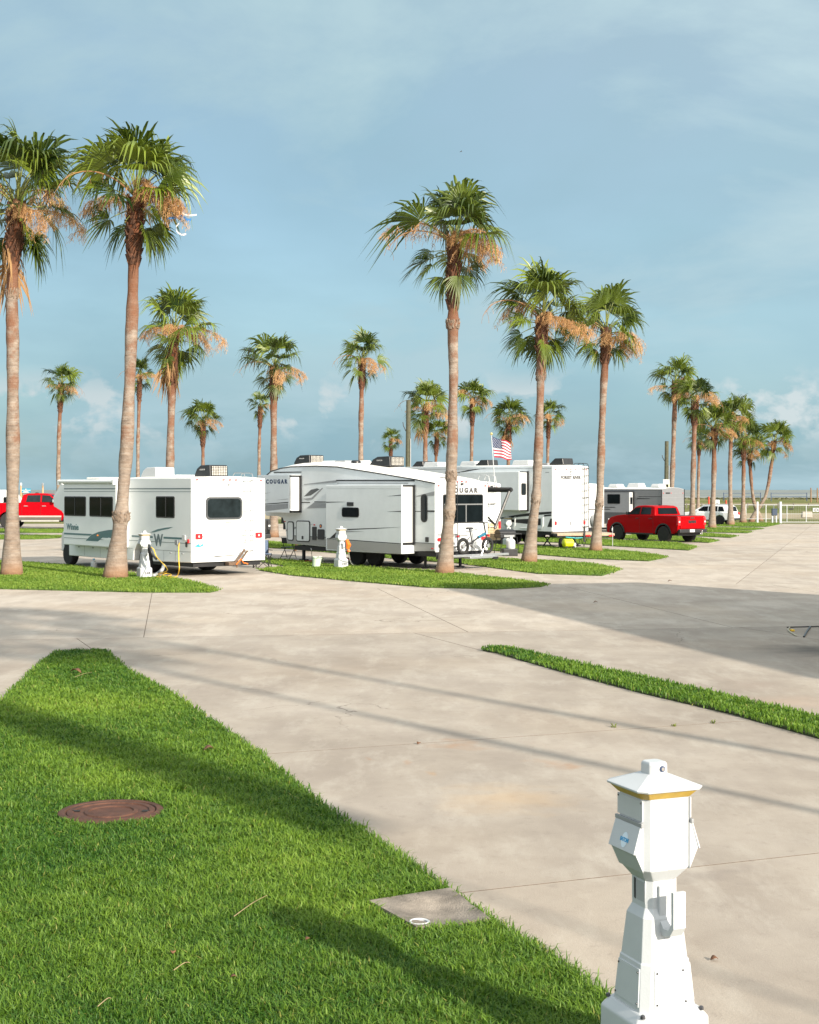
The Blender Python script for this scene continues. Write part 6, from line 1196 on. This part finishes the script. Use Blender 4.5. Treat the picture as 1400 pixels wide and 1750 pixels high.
for x_ in (-.4, .4): MB().bx((x_-.05, .03, -.1), (x_+.05, .1, 2.74)).build('post', wood, bsn)
for i, (px, top) in enumerate(((36, 825), (73.3, 825))):
    a = at(px, top, 150); r_ = empty('lamp_post', (a.x, 150, 0), 0, ('pale post with white cap beside the left palm trunk', 'tan post with white cap left of the motorhome roof')[i], 'post'); MB().lathe([(-.1, .10), (a.z-.3, .09)], 8).build('post', mat('tan_post', (.45, .30, .17), .7), r_); MB().lathe([(a.z-.3, .10), (a.z-.1, .13), (a.z, .07)], 8).build('cap', white_plastic, r_)

# ------------------------------------------------------------------ near lawn: manhole cover, drain, litter
mc = empty('manhole_cover', (MH_C[0], MH_C[1], .016), 0, 'rusty round iron manhole cover set in the near lawn', 'manhole cover')
MB().lathe([(-.03, MH_R), (.018, MH_R), (.024, MH_R-.012), (.024, MH_R-.055), (.012, MH_R-.062), (-.03, MH_R-.065)], 56, cap=False).build('ring', iron, mc, smooth=True)
MB().lathe([(-.03, MH_R-.068), (.018, MH_R-.068), (.022, MH_R-.075), (.022, MH_R-.115), (.012, MH_R-.122), (.010, MH_R-.20), (.020, MH_R-.208), (.021, MH_R-.235), (.010, MH_R-.242), (.008, .02), (.0079, .001)], 56, cap=False).build('lid', iron, mc, smooth=True)
for a in (0, math.pi): MB().box((.28*math.cos(a), .28*math.sin(a), .016), (.06, .025, .012)).build('pick_slot', black_trim, mc)
# shallow concrete drain apron beside the pad, with a white pipe mouth
dr = empty('drain_apron', (0, 0, 0), 0, 'small dished concrete apron between lawn and road, darkly stained', 'drain')
NQ = 14; b = MB(); A, B_, C_, D_ = [Vector((*p, 0)) for p in pad]; G = []
for j in range(NQ+1):
    row = []
    for i in range(NQ+1):
        u, v = i/NQ, j/NQ; p = (A*(1-u)+B_*u)*(1-v)+(D_*(1-u)+C_*u)*v; p.z = .050-.040*max(0, 1-((u-.55)**2*4.5+(v-.60)**2*4.5)); row.append(b.v(p))
    G.append(row)
for j in range(NQ):
    for i in range(NQ): b.f((G[j][i], G[j][i+1], G[j+1][i+1], G[j+1][i]))
sk = [G[0][i] for i in range(NQ+1)]+[G[j][NQ] for j in range(1, NQ+1)]+[G[NQ][i] for i in range(NQ-1, -1, -1)]+[G[j][0] for j in range(NQ-1, 0, -1)]; lo_ = [b.v((q.co.x, q.co.y, -.05)) for q in sk]
for i in range(len(sk)): b.f((sk[i], sk[(i+1) % len(sk)], lo_[(i+1) % len(lo_)], lo_[i]))
apm = mat('stained_concrete', (.20, .172, .142), .9, var=.75, scale=2.6, bump=.5, bscale=80); b.build('apron', apm, dr, smooth=True)
pc = gp(717, 1581, .027); MB().lathe([(-.05, .062), (.022, .062), (.026, .056), (.022, .046), (-.01, .045), (-.011, .001)], 24, 'Z', pc, cap=False).build('pipe_mouth', white_plastic, dr, smooth=True)
leafd = mat('dead_leaf', (.17, .075, .035), .8, var=.3, scale=30); twigm = mat('dry_twig', (.27, .21, .11), .8, var=.2, scale=30)
def dead_leaf(px, py, s, rz, lab, z=.055):
    b = MB(); n = 6; rows = []
    for i in range(n+1):
        t = i/n; w = s*.42*math.sin(math.pi*min(1, t*1.02))**.8+.002; c = s*(t-.5); up = .28*s*math.sin(t*2.8)
        rows.append([b.v((c, -w, up+.25*w)), b.v((c, 0, up)), b.v((c, w, up+.35*w))])
    for a, c in zip(rows, rows[1:]): b.f((a[0], a[1], c[1], c[0])); b.f((a[1], a[2], c[2], c[1]))
    o = thing(b, 'dead_leaf', leafd, lab, 'leaf', 'dead leaves', smooth='all', loc=gp(px, py, z), rz=rz); so = o.modifiers.new('t', 'SOLIDIFY'); so.thickness = .002; return o
dead_leaf(357, 1282, .11, R(20), 'curled brown leaf on the lawn above the manhole cover'); dead_leaf(130, 1150, .16, R(170), 'flat brown leaf beside a twig at the lawn tip'); dead_leaf(1221, 1640, .045, R(10), 'crumpled tan leaf on concrete right of the near pedestal', .008); dead_leaf(716, 1271+0, .05, R(60), 'small brown scrap on the rust stained concrete', .006); dead_leaf(526, 1605, .03, R(40), 'small reddish leaf scrap in the grass left of the drain'); dead_leaf(296, 1628, .03, R(100), 'tiny orange leaf scrap low in the near grass'); dead_leaf(400, 1670, .035, R(200), 'tiny tan leaf scrap near the bottom of the grass'); dead_leaf(1018, 1030, .10, R(5), 'dark leaf scrap on the shaded road', .005); dead_leaf(1145, 994, .12, R(5), 'dark scrap on the sunny road by the shadow edge', .005)
def twig(p, q, lab): 
    a, c = Vector(gp(*p, .062)), Vector(gp(*q, .07)); m_ = (a+c)/2+Vector((.01, .02, .012)); thing(MB().tube(curve_pts([a, m_, c]), [.003]*9+[.002]*8, 5), 'twig', twigm, lab, 'twig', 'dry twigs in the lawn', smooth='all')
twig((400, 1566), (457, 1530), 'long pale twig in the grass left of the drain apron'); twig((128, 1157), (157, 1149), 'short pale twig by the leaf at the lawn tip'); twig((167, 1720), (190, 1706), 'bent straw near the bottom left of the grass'); twig((297, 1658), (325, 1645), 'thin straw in the lower grass centre')
# strap left on the shaded road
stp = empty('strap', gp(1375, 1073, .01), 0, 'black and yellow strap lying on the shaded road at right', 'strap'); S0 = Vector(stp.location)
MB().tube([Vector(gp(1345, 1072, .015))-S0, Vector(gp(1378, 1071, .02))-S0, Vector(gp(1430, 1070, .015))-S0], .011, 5).tube([Vector(gp(1385, 1071, .02))-S0, Vector(gp(1379, 1079, .015))-S0, Vector(gp(1374, 1088, .015))-S0], .018, 5).build('band', black_pl, stp, smooth=True)
MB().tube(curve_pts([Vector(gp(1350, 1072, .02))-S0, Vector(gp(1347, 1076, .02))-S0, Vector(gp(1351, 1080, .02))-S0, Vector(gp(1361, 1086, .02))-S0]), .013, 5).build('cord', mat('pale_cord', (.5, .47, .36), .7), stp, smooth='all'); MB().box(Vector(gp(1354, 1077, .02))-S0, (.06, .12, .03)).build('tag', yellow, stp)

bn = empty('shadow_banner', (10.5, -3.7, 0), R(38), 'tall cloth on a thin pole, unseen, added to cast a shadow on the lawn', 'shadow_banner')  # unseen pole and cloth added only to cast the shadow band on the lawn
MB().tube([(0, 0, 0), (0, 0, 12.9)], .028, 6).build('pole', alu, bn, smooth=True)
b = MB(); b.rings([[(.03, d, z0), (.62*k, d, z0+.1), (.62*k, d, z1), (.03, d, z1+.2)] for d, k, z0, z1 in ((-.01, 1.15, 8.0, 12.1), (.01, 1.15, 8.0, 12.1))]); b.build('cloth', fwh, bn)

# weeds in the joints
wm = leafmat('weed_leaf', (.07, .12, .02), (.20, .22, .05), trans=.2)
for i, (px, py, h_, lab) in enumerate(((1049, 1243, .055, 'little weed in the joint left of the strip middle'), (1152, 1241, .035, 'small green weed in the concrete joint beyond the near pedestal'), (1218, 1236, .05, 'thin weed in the joint nearest the grass strip'), (441, 1288, .06, 'weed at the edge of the near lawn by the joint'))):
    rg = random.Random(40+i); b = MB()
    for k in range(14):
        a = rg.uniform(0, 6.28); l = h_*rg.uniform(.5, 1.1); o = Vector((math.cos(a), math.sin(a), 0)); sd_ = Vector((-math.sin(a), math.cos(a), 0))*.006; c = o*rg.uniform(0, .03)
        b.poly([c-sd_, c+sd_, c+o*l*.25+sd_+Vector((0, 0, l*.6))]); b.poly([c-sd_, c+o*l*.25+sd_+Vector((0, 0, l*.6)), c+o*l*.6+Vector((0, 0, l*.85))])
    thing(b, 'weed', wm, lab, 'weed', 'weeds in the joints', loc=gp(px, py, .001))
